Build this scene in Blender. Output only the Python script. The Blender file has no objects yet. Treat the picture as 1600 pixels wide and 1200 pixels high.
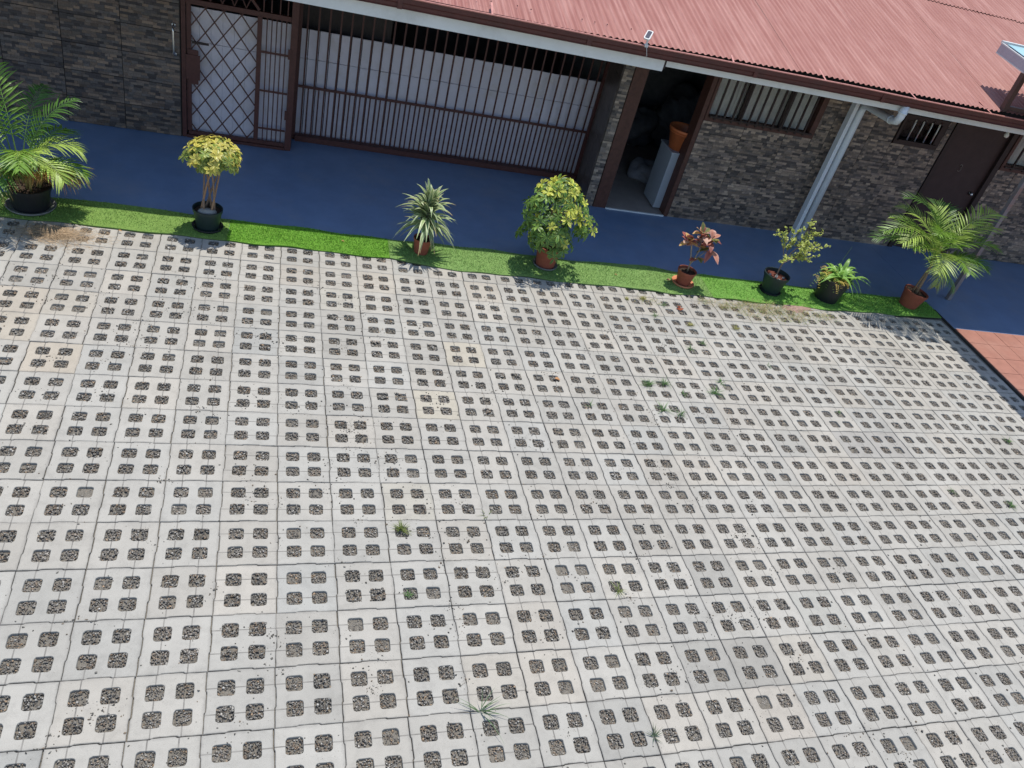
import bpy, math, random
import numpy as np
from mathutils import Vector, Matrix

random.seed(7); rng = np.random.default_rng(11)
scene = bpy.context.scene
COL = scene.collection

# ------------------------------------------------------------------ camera
cam_d = bpy.data.cameras.new('camera'); cam = bpy.data.objects.new('camera', cam_d); COL.objects.link(cam)
cam_d.sensor_width = 36.0; cam_d.lens = 36.0 * 1273.88 / 1600.0
cam_d.clip_start = 0.1; cam_d.clip_end = 500
R = [(0.959, -0.1734, 0.2244), (0.0664, -0.6319, -0.7722), (0.2757, 0.7554, -0.5945)]
right = Vector(R[0]).normalized(); back = -Vector(R[2]).normalized(); up = back.cross(right).normalized()
m = Matrix.Identity(4)
for i in range(3):
    m[i][0] = right[i]; m[i][1] = up[i]; m[i][2] = back[i]
m[0][3], m[1][3], m[2][3] = 0.0721, -7.7939, 4.7364
cam.matrix_world = m
scene.camera = cam

# ------------------------------------------------------------------ light
SUN = Vector((0.10, 0.195, 1.0)).normalized()
elev = math.asin(SUN.z); azim = math.atan2(SUN.x, SUN.y)
world = bpy.data.worlds.new('World'); scene.world = world; world.use_nodes = True
wn = world.node_tree.nodes; wl = world.node_tree.links
sky = wn.new('ShaderNodeTexSky'); sky.sky_type = 'NISHITA'; sky.sun_disc = False
sky.sun_elevation = elev; sky.sun_rotation = azim; sky.air_density = 1.0; sky.dust_density = 0.6
bg = wn['Background']; bg.inputs[1].default_value = 0.15
wl.new(sky.outputs[0], bg.inputs[0])
sd = bpy.data.lights.new('sun', 'SUN'); sd.energy = 3.6; sd.angle = math.radians(0.5); sd.color = (1.0, 0.958, 0.89)
so = bpy.data.objects.new('sun', sd); COL.objects.link(so)
so.rotation_euler = SUN.to_track_quat('Z', 'Y').to_euler(); so.location = (0, 0, 20)
scene.view_settings.view_transform = 'Standard'; scene.view_settings.look = 'None'
scene.view_settings.exposure = 0.3; scene.view_settings.gamma = 1.0
scene.view_settings.use_curve_mapping = False

# ------------------------------------------------------------------ materials
def new_mat(name):
    mt = bpy.data.materials.new(name); mt.use_nodes = True
    nt = mt.node_tree; return mt, nt, nt.nodes['Principled BSDF']

def N(nt, kind, **kw):
    n = nt.nodes.new(kind)
    for k, v in kw.items(): setattr(n, k, v)
    return n

def mixc(nt, fac, a, b, mode='MIX'):
    n = N(nt, 'ShaderNodeMix', data_type='RGBA', blend_type=mode)
    for sock, v in ((n.inputs[0], fac), (n.inputs[6], a), (n.inputs[7], b)):
        if hasattr(v, 'links'): nt.links.new(v, sock)
        elif isinstance(v, (int, float)): sock.default_value = v
        else: sock.default_value = (*v, 1)
    return n.outputs[2]

def noise(nt, scale, detail=4, rough=.6, vec=None, dim='3D'):
    n = N(nt, 'ShaderNodeTexNoise', noise_dimensions=dim); n.inputs['Scale'].default_value = scale
    n.inputs['Detail'].default_value = detail; n.inputs['Roughness'].default_value = rough
    if vec is not None: nt.links.new(vec, n.inputs['Vector'])
    return n.outputs['Fac']

def ramp(nt, fac, stops):
    r = N(nt, 'ShaderNodeValToRGB'); nt.links.new(fac, r.inputs[0]); e = r.color_ramp.elements
    while len(e) < len(stops): e.new(.5)
    for el, (p, c) in zip(e, stops):
        el.position = p; el.color = (c, c, c, 1) if isinstance(c, (int, float)) else (*c, 1)
    return r.outputs[0]

def wpos(nt): return N(nt, 'ShaderNodeNewGeometry').outputs['Position']

def bump(nt, b, h, strength=.3, dist=.004):
    n = N(nt, 'ShaderNodeBump'); n.inputs['Strength'].default_value = strength; n.inputs['Distance'].default_value = dist
    nt.links.new(h, n.inputs['Height']); nt.links.new(n.outputs[0], b.inputs['Normal'])

def basic(name, col, rough=.6, metal=0.0, var=.15, scale=12, spec=.4, bscale=60, bstr=.15, dirt=None, dscale=2.5):
    mt, nt, b = new_mat(name); P = wpos(nt)
    f = noise(nt, scale, 5, .65, P)
    c = mixc(nt, ramp(nt, f, [(.3, 0.0), (.7, 1.0)]), tuple(x * (1 - var) for x in col), tuple(min(1, x * (1 + var)) for x in col))
    if dirt:
        d = noise(nt, dscale, 6, .7, P)
        c = mixc(nt, ramp(nt, d, [(.5, 0.0), (.72, .7)]), c, dirt)
    nt.links.new(c, b.inputs['Base Color'])
    b.inputs['Roughness'].default_value = rough; b.inputs['Metallic'].default_value = metal
    b.inputs['Specular IOR Level'].default_value = spec
    if bstr: bump(nt, b, noise(nt, bscale, 3, .6, P), bstr, .003)
    return mt

def m_paver():
    mt, nt, b = new_mat('concrete_paver'); L = nt.links; P = wpos(nt)
    at = N(nt, 'ShaderNodeAttribute', attribute_name='Col'); oi = N(nt, 'ShaderNodeObjectInfo')
    base = mixc(nt, 1.0, at.outputs['Color'], oi.outputs['Color'], 'MULTIPLY')
    big = ramp(nt, noise(nt, 1.3, 6, .7, P), [(.3, .88), (.7, 1.06)])
    mid = ramp(nt, noise(nt, 7, 7, .75, P), [(.25, .80), (.5, 1.0), (.8, 1.06)])
    fine = ramp(nt, noise(nt, 260, 3, .7, P), [(.3, .86), (.55, 1.0), (.75, 1.07)])
    c = mixc(nt, 1.0, base, big, 'MULTIPLY'); c = mixc(nt, 1.0, c, mid, 'MULTIPLY'); c = mixc(nt, 1.0, c, fine, 'MULTIPLY')
    # moulding lines through the cells and grime along the rim: marks of the paver itself
    uv = N(nt, 'ShaderNodeUVMap', uv_map='UVMap'); sp = N(nt, 'ShaderNodeSeparateXYZ'); L.new(uv.outputs[0], sp.inputs[0])
    def M(op, a, bb=None, cc=None):
        n = N(nt, 'ShaderNodeMath', operation=op)
        for i, v in enumerate((a, bb, cc)):
            if v is None: continue
            if hasattr(v, 'links'): L.new(v, n.inputs[i])
            else: n.inputs[i].default_value = v
        return n.outputs[0]
    x = M('ABSOLUTE', M('SUBTRACT', sp.outputs[0], .5)); y = M('ABSOLUTE', M('SUBTRACT', sp.outputs[1], .5))
    d = M('ABSOLUTE', M('SUBTRACT', y, .0838))
    wob = noise(nt, 30, 3, .6, P)
    line = M('LESS_THAN', M('ADD', d, M('MULTIPLY', M('SUBTRACT', wob, .5), .004)), .0040)
    lw = M('MULTIPLY', line, ramp(nt, noise(nt, 14, 3, .6, P), [(.35, .45), (.65, .9)]))
    c = mixc(nt, lw, c, (.15, .14, .125))
    e = M('MAXIMUM', x, y)
    rim = ramp(nt, M('ADD', e, M('MULTIPLY', M('SUBTRACT', wob, .5), .03)), [(.182, 0.0), (.2, .55)])
    c = mixc(nt, M('MULTIPLY', rim, ramp(nt, noise(nt, 5, 4, .6, P), [(.35, .2), (.7, 1.0)])), c, (.19, .18, .165))
    spk = ramp(nt, noise(nt, 95, 2, .5, P), [(.69, 0.0), (.74, .55)])
    c = mixc(nt, spk, c, (.15, .135, .115))
    L.new(c, b.inputs['Base Color']); b.inputs['Roughness'].default_value = .9; b.inputs['Specular IOR Level'].default_value = .2
    bump(nt, b, noise(nt, 180, 4, .7, P), .35, .002)
    return mt

def m_attr(name, rough=.8, spec=.3, trans=0.0, nscale=40, amp=.12, bstr=.2):
    mt, nt, b = new_mat(name); P = wpos(nt)
    at = N(nt, 'ShaderNodeAttribute', attribute_name='Col'); oi = N(nt, 'ShaderNodeObjectInfo')
    c = mixc(nt, 1.0, at.outputs['Color'], oi.outputs['Color'], 'MULTIPLY')
    c = mixc(nt, 1.0, c, ramp(nt, noise(nt, nscale, 4, .6, P), [(.3, 1 - amp), (.7, 1 + amp)]), 'MULTIPLY')
    nt.links.new(c, b.inputs['Base Color']); b.inputs['Roughness'].default_value = rough
    b.inputs['Specular IOR Level'].default_value = spec
    if bstr: bump(nt, b, noise(nt, nscale * 3, 3, .6, P), bstr, .003)
    if trans:
        tr = N(nt, 'ShaderNodeBsdfTranslucent'); nt.links.new(c, tr.inputs[0])
        mx = N(nt, 'ShaderNodeMixShader'); mx.inputs[0].default_value = trans
        nt.links.new(b.outputs[0], mx.inputs[1]); nt.links.new(tr.outputs[0], mx.inputs[2])
        nt.links.new(mx.outputs[0], nt.nodes['Material Output'].inputs[0])
    return mt

def m_roof():
    mt, nt, b = new_mat('faded_red_roof_paint'); P = wpos(nt); L = nt.links
    mp = N(nt, 'ShaderNodeMapping'); mp.inputs['Scale'].default_value = (16, .9, .9); L.new(P, mp.inputs[0])
    st = noise(nt, 1.0, 5, .65, mp.outputs[0])
    mp2 = N(nt, 'ShaderNodeMapping'); mp2.inputs['Scale'].default_value = (60, 3, 3); L.new(P, mp2.inputs[0])
    st2 = noise(nt, 1.0, 4, .6, mp2.outputs[0])
    cl = noise(nt, 1.6, 5, .6, P)
    c = mixc(nt, ramp(nt, cl, [(.3, 0.0), (.7, 1.0)]), (.290, .108, .085), (.340, .145, .115))
    c = mixc(nt, ramp(nt, st, [(.45, 0.0), (.7, .75)]), c, (.46, .24, .20))
    c = mixc(nt, ramp(nt, st2, [(.28, .55), (.45, 0.0)]), c, (.27, .095, .085))
    c = mixc(nt, ramp(nt, noise(nt, 22, 4, .6, P), [(.68, 0.0), (.76, .6)]), c, (.19, .08, .06))
    L.new(c, b.inputs['Base Color']); b.inputs['Roughness'].default_value = .62; b.inputs['Specular IOR Level'].default_value = .35
    bump(nt, b, noise(nt, 70, 4, .6, P), .15, .002)
    return mt

MT = {}
MT['paver'] = m_paver()
MT['gravel'] = m_attr('gravel_stone', .85, .3, 0, 300, .2, 0)
MT['sand'] = basic('dark_bedding_sand', (.17, .155, .13), .95, var=.35, scale=120, spec=.1, bscale=200, bstr=.6)
MT['ground'] = basic('bare_ground', (.16, .13, .10), .95, var=.3, scale=4, spec=.1)
MT['blue'] = basic('blue_floor_paint', (.155, .235, .375), .36, var=.10, scale=3, spec=.45, bscale=90, bstr=.06, dirt=(.22, .265, .345), dscale=1.3)
MT['terra'] = basic('terracotta_floor_tile', (.33, .15, .108), .7, var=.12, scale=6, spec=.3, bstr=.1, dirt=(.38, .20, .15), dscale=2.2)
MT['grout'] = basic('dark_grout', (.20, .10, .075), .9, var=.2, spec=.1)
MT['kerb'] = basic('dark_edge_strip', (.06, .055, .05), .9, var=.2, spec=.1)
MT['turf'] = m_attr('artificial_turf_fibre', .6, .25, .15, 25, .10, 0)
MT['leaf'] = m_attr('leaf', .42, .45, .28, 30, .10, 0)
MT['wood'] = m_attr('bark_stem', .85, .2, 0, 60, .25, .4)
MT['walltile'] = m_attr('stone_look_tile', .62, .35, 0, 55, .22, .35)
MT['wallback'] = basic('tile_mortar', (.075, .068, .064), .9, spec=.1)
MT['marble'] = basic('dark_brown_marble_tile', (.085, .068, .062), .35, var=.55, scale=7, spec=.5, bstr=0)
MT['maroon'] = basic('maroon_steel_paint', (.085, .030, .025), .5, var=.2, scale=20, spec=.4)
MT['brownwood'] = basic('dark_brown_wood_paint', (.085, .036, .027), .55, var=.22, scale=18, spec=.35)
MT['doorpaint'] = basic('very_dark_brown_door_paint', (.045, .026, .024), .5, var=.15, scale=8, spec=.3)
MT['darkframe'] = basic('dark_window_frame', (.035, .022, .02), .5, spec=.3)
MT['gutter'] = basic('dark_red_gutter_paint', (.085, .024, .020), .42, var=.2, scale=14, spec=.45, dirt=(.06, .03, .025), dscale=5)
MT['lip'] = basic('sunlit_gutter_lip_paint', (.50, .22, .18), .5, var=.2, scale=20)  # pale salmon paints in the sun highlight along the gutter lip; straps share it
MT['fascia'] = basic('white_fascia_board', (.70, .72, .71), .6, var=.05, scale=3, spec=.3, bstr=.05, dirt=(.52, .53, .51), dscale=2)
MT['panel'] = basic('white_enamel_plank', (.72, .67, .73), .30, var=.06, scale=2.5, spec=.35, bstr=.05, dirt=(.60, .53, .50), dscale=3.5)
MT['postw'] = basic('white_pvc', (.66, .70, .74), .35, var=.04, scale=6, spec=.45, bstr=0)
MT['roof'] = m_roof()
MT['rafter'] = basic('dark_rafter_steel', (.05, .04, .038), .7)
MT['plaster'] = basic('grey_plaster', (.16, .155, .15), .9, var=.12)
MT['interior'] = basic('dim_interior_plaster', (.22, .21, .20), .9, var=.2)
MT['infloor'] = basic('beige_interior_tile', (.30, .26, .23), .5, var=.12, scale=5)
MT['curtain'] = basic('grey_green_curtain', (.60, .59, .54), .9, var=.12, scale=12, spec=.1)
MT['potgreen'] = basic('dark_green_plastic', (.018, .034, .032), .45, var=.12, spec=.4, bstr=.05)
MT['potblack'] = basic('black_plastic', (.016, .018, .02), .45, var=.12, spec=.4, bstr=.05)
MT['terrapot'] = basic('terracotta_plastic', (.30, .085, .05), .6, var=.14, scale=20, spec=.3)
MT['saucer'] = basic('pale_orange_saucer', (.62, .24, .12), .6, var=.12, spec=.3)
MT['greysaucer'] = basic('dusty_grey_saucer', (.20, .20, .19), .7, var=.2, spec=.2)
MT['soil'] = basic('dry_potting_soil', (.055, .038, .028), .95, var=.5, scale=60, bstr=.8, bscale=80, spec=.1)
MT['redsoil'] = basic('reddish_soil', (.14, .05, .035), .95, var=.4, scale=60, bstr=.6, bscale=80, spec=.1)
MT['stone'] = basic('grey_stone', (.30, .285, .26), .9, var=.25, scale=25, bstr=.5)
MT['tub'] = basic('orange_plastic', (.55, .15, .05), .45, var=.1, spec=.4)
MT['cloth'] = basic('grey_cloth', (.24, .24, .26), .95, var=.25, scale=9, bstr=.6, bscale=14, spec=.1)
MT['darkcloth'] = basic('dark_sack', (.13, .13, .14), .9, var=.3, scale=7, bstr=.4, bscale=12)
MT['white'] = basic('white_enamel', (.36, .39, .43), .4, var=.04, spec=.4, bstr=0)
MT['chrome'] = basic('brushed_steel', (.62, .60, .58), .28, metal=.9, var=.1, bstr=0)
MT['solar'] = basic('dark_solar_cell', (.03, .035, .06), .15, var=.2, spec=.6, bstr=0)
MT['canopyw'] = basic('pale_lilac_grey_steel', (.40, .38, .42), .5, var=.06, scale=4, spec=.35)
MT['canopyedge'] = basic('white_edge_trim', (.62, .62, .60), .5, var=.05, scale=4)
MT['teal'] = basic('pale_teal_sheet', (.34, .54, .58), .25, var=.06, scale=3, spec=.5, bstr=0)
MT['primer'] = basic('brown_primer_steel', (.085, .045, .036), .6, var=.2, scale=9)
MT['bluepost'] = basic('grey_blue_steel_paint', (.20, .19, .20), .55, var=.2, scale=4, dirt=(.28, .14, .09), dscale=3)
MT['bulb'] = basic('frosted_glass_bulb', (.7, .68, .62), .3, var=.03, bstr=0)
MT['straw'] = m_attr('dry_straw', .9, .15, .1, 60, .15, 0)
MT['mortar'] = basic('pinkish_mortar', (.33, .22, .185), .95, var=.2, scale=30, bstr=.6, bscale=70, spec=.1)
MT['deadleaf'] = m_attr('dead_leaf', .8, .2, .1, 60, .2, .3)
MT['numeral'] = basic('dull_brass_numeral', (.16, .14, .12), .5, metal=.3, bstr=0)
def m_glass():
    mt, nt, b = new_mat('window_glass')
    b.inputs['Base Color'].default_value = (.93, .93, .93, 1); b.inputs['Roughness'].default_value = .05
    b.inputs['Transmission Weight'].default_value = 1.0; b.inputs['IOR'].default_value = 1.1
    return mt
MT['glass'] = m_glass()

# ------------------------------------------------------------------ mesh helpers
class MB:
    def __init__(s): s.v = []; s.f = []; s.c = []; s.uv = None
    def quad(s, pts, col=(1, 1, 1)):
        i = len(s.v); s.v += [tuple(p) for p in pts]; s.c += [col] * len(pts); s.f.append(tuple(range(i, i + len(pts))))
    def box(s, x0, x1, y0, y1, z0, z1, col=(1, 1, 1), M=None):
        i = len(s.v)
        P = [(x, y, z) for x in (x0, x1) for y in (y0, y1) for z in (z0, z1)]
        if M is not None: P = [tuple(M @ Vector(p)) for p in P]
        s.v += P; s.c += [col] * 8
        s.f += [tuple(i + k for k in q) for q in ((0, 1, 3, 2), (4, 6, 7, 5), (0, 4, 5, 1), (2, 3, 7, 6), (0, 2, 6, 4), (1, 5, 7, 3))]
    def bar(s, a, b, w, h=None, col=(1, 1, 1), upv=(0, 0, 1)):
        a = Vector(a); b = Vector(b); h = h or w; d = (b - a); L = d.length; d.normalize()
        u = Vector(upv)
        if abs(d.dot(u)) > .95: u = Vector((0, 1, 0))
        x = d.cross(u).normalized(); y = x.cross(d)
        M = Matrix((( x.x, y.x, d.x, a.x), (x.y, y.y, d.y, a.y), (x.z, y.z, d.z, a.z), (0, 0, 0, 1)))
        s.box(-w / 2, w / 2, -h / 2, h / 2, 0, L, col, M)
    def tube(s, pts, r, n=8, col=(1, 1, 1), cap=True):
        pts = [Vector(p) for p in pts]; rr = r if isinstance(r, (list, tuple)) else [r] * len(pts)
        i0 = len(s.v); ref = Vector((.31, .17, .93))
        for k, p in enumerate(pts):
            d = (pts[min(k + 1, len(pts) - 1)] - pts[max(k - 1, 0)]).normalized()
            if abs(d.dot(ref)) > .97: ref = Vector((1, .1, 0))
            x = d.cross(ref).normalized(); y = d.cross(x)
            for j in range(n):
                a = 2 * math.pi * j / n
                s.v.append(tuple(p + (x * math.cos(a) + y * math.sin(a)) * rr[k])); s.c.append(col)
        for k in range(len(pts) - 1):
            for j in range(n):
                s.f.append((i0 + k * n + j, i0 + k * n + (j + 1) % n, i0 + (k + 1) * n + (j + 1) % n, i0 + (k + 1) * n + j))
        if cap:
            s.f.append(tuple(i0 + j for j in range(n - 1, -1, -1))); e = i0 + (len(pts) - 1) * n
            s.f.append(tuple(e + j for j in range(n)))
    def lathe(s, prof, c=(0, 0), n=28, col=(1, 1, 1), tilt=None, z0=0):
        i0 = len(s.v)
        for (r, z) in prof:
            for j in range(n):
                a = 2 * math.pi * j / n; p = Vector((r * math.cos(a), r * math.sin(a), z))
                if tilt: p = tilt @ p
                s.v.append((p.x + c[0], p.y + c[1], p.z + z0)); s.c.append(col)
        for k in range(len(prof) - 1):
            for j in range(n):
                s.f.append((i0 + k * n + j, i0 + k * n + (j + 1) % n, i0 + (k + 1) * n + (j + 1) % n, i0 + (k + 1) * n + j))
    def leaf(s, base, d, upv, L, W, droop=.3, n=5, mid=(.1, .25, .05), edge=None, fold=.25, pw=.8, tip=None, twist=0):
        base = Vector(base); d = Vector(d).normalized(); upv = Vector(upv)
        side = d.cross(upv)
        if side.length < 1e-3: side = Vector((1, 0, 0))
        side.normalize()
        edge = edge or mid; i0 = len(s.v); nrm = side.cross(d)
        for k in range(n + 1):
            t = k / n
            p = base + d * L * t + Vector((0, 0, -1)) * droop * L * t * t
            w = W * .5 * math.sin(math.pi * min(1, max(0.0, t)) ** pw) if 0 < k < n else W * .04
            sd_ = (side * math.cos(twist * t) + nrm * math.sin(twist * t))
            f = nrm * fold * w
            cm, ce = mid, edge
            if tip and t > .7:
                q = (t - .7) / .3; cm = tuple(a * (1 - q) + b * q for a, b in zip(mid, tip)); ce = tuple(a * (1 - q) + b * q for a, b in zip(edge, tip))
            s.v += [tuple(p - sd_ * w + f), tuple(p), tuple(p + sd_ * w + f)]; s.c += [ce, cm, ce]
        for k in range(n):
            a = i0 + 3 * k; s.f += [(a, a + 1, a + 4, a + 3), (a + 1, a + 2, a + 5, a + 4)]
    def mesh(s, name, mat, smooth=False):
        me = bpy.data.meshes.new(name); me.from_pydata(s.v, [], s.f); me.materials.append(MT[mat])
        at = me.color_attributes.new('Col', 'FLOAT_COLOR', 'POINT')
        at.data.foreach_set('color', np.array([(*c, 1) for c in s.c], dtype=np.float32).ravel())
        if smooth: me.polygons.foreach_set('use_smooth', [True] * len(me.polygons))
        me.update(); return me
    def obj(s, name, mat, parent=None, smooth=False, **kw):
        return link(name, s.mesh(name, mat, smooth), parent, **kw)

def link(name, data, parent=None, **kw):
    o = bpy.data.objects.new(name, data); COL.objects.link(o)
    if parent: o.parent = parent
    for k, v in kw.items(): o[k] = v
    return o

def thing(name, label, cat, loc=(0, 0, 0), rz=0, group=None):
    o = bpy.data.objects.new(name, None); COL.objects.link(o); o.location = loc; o.rotation_euler = (0, 0, rz)
    o.empty_display_size = .1; o['label'] = label; o['category'] = cat
    if group: o['group'] = group
    return o

def B(name, mat, boxes, parent=None, **kw):
    mb = MB()
    for b in boxes: mb.box(*b)
    return mb.obj(name, mat, parent, **kw)

def np_mesh(name, verts, faces, cols, mat):
    """verts (n,3), faces (m,k) all same size, cols per vertex (n,3)"""
    me = bpy.data.meshes.new(name); n = len(verts); mm, k = faces.shape
    me.vertices.add(n); me.vertices.foreach_set('co', verts.astype(np.float32).ravel())
    me.loops.add(mm * k); me.loops.foreach_set('vertex_index', faces.astype(np.int32).ravel())
    me.polygons.add(mm); me.polygons.foreach_set('loop_start', (np.arange(mm) * k).astype(np.int32))
    me.polygons.foreach_set('loop_total', np.full(mm, k, dtype=np.int32))
    me.materials.append(MT[mat])
    at = me.color_attributes.new('Col', 'FLOAT_COLOR', 'POINT')
    at.data.foreach_set('color', np.concatenate([cols, np.ones((n, 1))], 1).astype(np.float32).ravel())
    me.update(calc_edges=True); me.validate(); return me

# ------------------------------------------------------------------ ground and yard
B('ground', 'ground', [(-60, 70, -60, 60, -.30, -.12)], kind='structure')

TH = .036
CS, SN = math.cos(TH), math.sin(TH)
DEF = [(0.016, 0.022), (0.043, -0.079), (-0.075, -0.073), (-0.081, 0.007), (-0.111, 0.077), (0.122, 0.094), (0.047, 0.017), (0.034, -0.022), (0.055, 0.003), (-0.056, -0.043)]
def grid(c, r):
    """corner (column, row) of the laid pavers, with the slight drift of the courses"""
    cc = min(max(c, -6), 18) / 10; rr = min(max(r, -1), 14) / 10
    bs = (1, cc, rr, cc * cc, cc * rr, rr * rr, cc ** 3, cc * cc * rr, cc * rr * rr, rr ** 3)
    X = c * .4 + sum(b * d[0] for b, d in zip(bs, DEF)); Y = -r * .4 + sum(b * d[1] for b, d in zip(bs, DEF))
    return X * CS - Y * SN, Y * CS + X * SN

yard = B('paved_yard', 'sand', [(-7, 8.98, -11, .60, -.12, -.0215)], kind='structure')

XL = [-.1953, -.1375, -.0300, .0300, .1375, .1953]
def paver_mesh(seed, ys=1):
    rd = random.Random(seed); mb = MB(); H = .1983; I_ = .1953; e = .0065
    T_ = [-H, -.165, -.1375, -.105, -.073, -.061, -.0300, 0.0, .0300, .061, .073, .105, .1375, .165, H]   # points along an edge
    jog = [e if abs(t) < .065 else 0 for t in T_]
    # one shared wobble for opposite edges so neighbours still interlock
    wx = [rd.uniform(-.0012, .0012) for _ in T_]; wy = [rd.uniform(-.0012, .0012) for _ in T_]; wx[0] = wx[-1] = wy[0] = wy[-1] = 0
    per = []                                                    # outer ring, counter-clockwise; (x, y, gridkey)
    n = len(T_)
    for k in range(n - 1): per.append((T_[k], -H + ys * jog[k] + wy[k]))
    for k in range(n - 1): per.append((H + jog[k] + wx[k], T_[k]))
    for k in range(n - 1, 0, -1): per.append((T_[k], H + ys * jog[k] + wy[k]))
    for k in range(n - 1, 0, -1): per.append((-H + jog[k] + wx[k], T_[k]))
    P = len(per); A = 0
    def ins(p): 
        x, y = p; return (x - .003 * (1 if x > H - .003 else -1 if x < -H + .009 else 0), y - .003 * (1 if y > H - .009 else -1 if y < -H + .009 else 0))
    top = [ins(p) for p in per]
    mb.v += [(x, y, 0) for x, y in top]; mb.v += [(x, y, -.004) for x, y in per]; mb.v += [(x, y, -.055) for x, y in per]
    for t in range(P):
        u = (t + 1) % P; mb.f += [(t, P + t, P + u, u), (P + t, 2 * P + t, 2 * P + u, P + u)]
    L4 = [-.1375, -.0300, .0300, .1375]; V = {}
    for i in range(4):
        for j in range(4): V[i, j] = len(mb.v); mb.v.append((L4[i], L4[j], 0))
    tk = [2, 6, 8, 12]; m1 = n - 1
    side = lambda sd, k: (k if sd == 0 else m1 + k if sd == 1 else 2 * m1 + (m1 - k) if sd == 2 else 3 * m1 + (m1 - k)) % P
    for c in range(3):
        a_, b_ = tk[c], tk[c + 1]
        mb.f.append(tuple([side(0, k) for k in range(a_, b_ + 1)] + [V[c + 1, 0], V[c, 0]]))
        mb.f.append(tuple([side(1, k) for k in range(a_, b_ + 1)] + [V[3, c + 1], V[3, c]]))
        mb.f.append(tuple([side(2, k) for k in range(b_, a_ - 1, -1)] + [V[c, 3], V[c + 1, 3]]))
        mb.f.append(tuple([side(3, k) for k in range(b_, a_ - 1, -1)] + [V[0, c], V[0, c + 1]]))
    mb.f.append(tuple([side(3, 2), side(3, 1), side(0, 0), side(0, 1), side(0, 2), V[0, 0]]))
    mb.f.append(tuple([side(0, 12), side(0, 13), side(1, 0), side(1, 1), side(1, 2), V[3, 0]]))
    mb.f.append(tuple([side(1, 12), side(1, 13), side(2, 14), side(2, 13), side(2, 12), V[3, 3]]))
    mb.f.append(tuple([side(2, 2), side(2, 1), side(3, 14), side(3, 13), side(3, 12), V[0, 3]]))
    for i in range(3):
        for j in range(3):
            if i != 1 and j != 1:
                cx = (L4[i] + L4[i + 1]) / 2; cy = (L4[j] + L4[j + 1]) / 2; h = .0530; rr = .020
                ring = []; cor = [V[i + 1, j + 1], V[i, j + 1], V[i, j], V[i + 1, j]]
                for q, (sx, sy) in enumerate(((1, 1), (-1, 1), (-1, -1), (1, -1))):
                    for t in range(4):
                        a = math.pi / 2 * (q + t / 3); w = rd.uniform(-.0018, .0014)
                        ring.append((cx + sx * (h - rr) + (rr + w) * math.cos(a), cy + sy * (h - rr) + (rr + w) * math.sin(a)))
                a0 = len(mb.v); mb.v += [(x, y, 0) for x, y in ring]
                b0 = len(mb.v); mb.v += [(cx + (x - cx) * .965, cy + (y - cy) * .965, -.004) for x, y in ring]
                c0 = len(mb.v); mb.v += [(cx + (x - cx) * .93, cy + (y - cy) * .93, -.05) for x, y in ring]
                for q in range(4):
                    for t in range(3): mb.f.append((cor[q], a0 + q * 4 + t + 1, a0 + q * 4 + t))
                    mb.f.append((cor[q], cor[(q + 1) % 4], a0 + ((q + 1) * 4) % 16, a0 + q * 4 + 3))
                for t in range(16):
                    u = (t + 1) % 16
                    mb.f += [(a0 + t, a0 + u, b0 + u, b0 + t), (b0 + t, b0 + u, c0 + u, c0 + t)]
            else: mb.f.append((V[i, j], V[i + 1, j], V[i + 1, j + 1], V[i, j + 1]))
    mb.c = [(1, 1, 1)] * len(mb.v)
    return mb

def add_uv(me, co):
    uvl = me.uv_layers.new(name='UVMap'); idx = np.empty(len(me.loops), dtype=np.int32); me.loops.foreach_get('vertex_index', idx)
    uvl.data.foreach_set('uv', co[idx].astype(np.float32).ravel())

protos = [paver_mesh(s, 1) for s in range(4)] + [paver_mesh(s + 20, -1) for s in range(4)]
pmesh = []
for q in range(8):
    me = protos[q].mesh('paver', 'paver'); add_uv(me, np.array(protos[q].v)[:, :2] + .5); pmesh.append(me)

SPECIAL = {(3, 5): (1.14, 1.08, .93), (4, 3): (1.13, 1.06, .92), (-5, 4): (1.12, 1.0, .86), (-6, 3): (1.1, 1.0, .87), (-6, 2): (1.1, .99, .87), (-5, 2): (1.06, 1.0, .92),
           (7, 12): (.74, .75, .76), (8, 12): (.72, .72, .72), (5, 13): (.80, .82, .84), (8, 10): (.78, .79, .80), (14, 6): (.79, .79, .82), (15, 6): (.8, .8, .83), (8, 3): (.86, .87, .88),
           (1, 1): (1.05, 1.04, .98), (1, 2): (.88, .88, .89), (2, 8): (1.06, 1.04, .97), (9, 12): (1.06, 1.02, .97), (10, 11): (.97, 1.0, 1.0), (-1, 12): (.88, .89, .9),
           (8, 13): (1.06, 1.0, .95), (3, 12): (1.07, 1.03, .98), (4, 12): (1.08, 1.03, .98), (1, 0): (1.02, 1.0, .97), (2, 0): (1.06, 1.0, .93), (5, 0): (1.06, 1.0, .94), (9, 6): (1.04, 1.04, 1.02)}
BASE = np.array([.392, .372, .328])
cells = []
camv = Vector((0.0721, -7.7939, 4.7364)); fw = Vector(R[2]); rt = Vector(R[0]); dn = Vector(R[1])
for r in range(-2, 20):
    for c in range(-14, 22):
        p = [grid(c + i, r + j) for i in (0, 1) for j in (0, 1)]
        cx = sum(q[0] for q in p) / 4; cy = sum(q[1] for q in p) / 4
        if cy > .50 or cx < -6.2 or cy < -7.8: continue
        if cx > 8.80: continue
        d = Vector((cx, cy, 0)) - camv; z = d.dot(fw)
        x = 800 + 1273.88 * d.dot(rt) / z; y = 600 + 1273.88 * d.dot(dn) / z
        vis = z > .5 and -45 < x < 1645 and -40 < y < 1250
        cells.append((not vis, -1 / z ** 2 if vis else 0, c, r, cx, cy, x, y))
cells.sort()
vis_cells = [c for c in cells if not c[0]]
stuffV, stuffF, stuffC, stuffUV = [], [], [], []; off = 0
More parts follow.
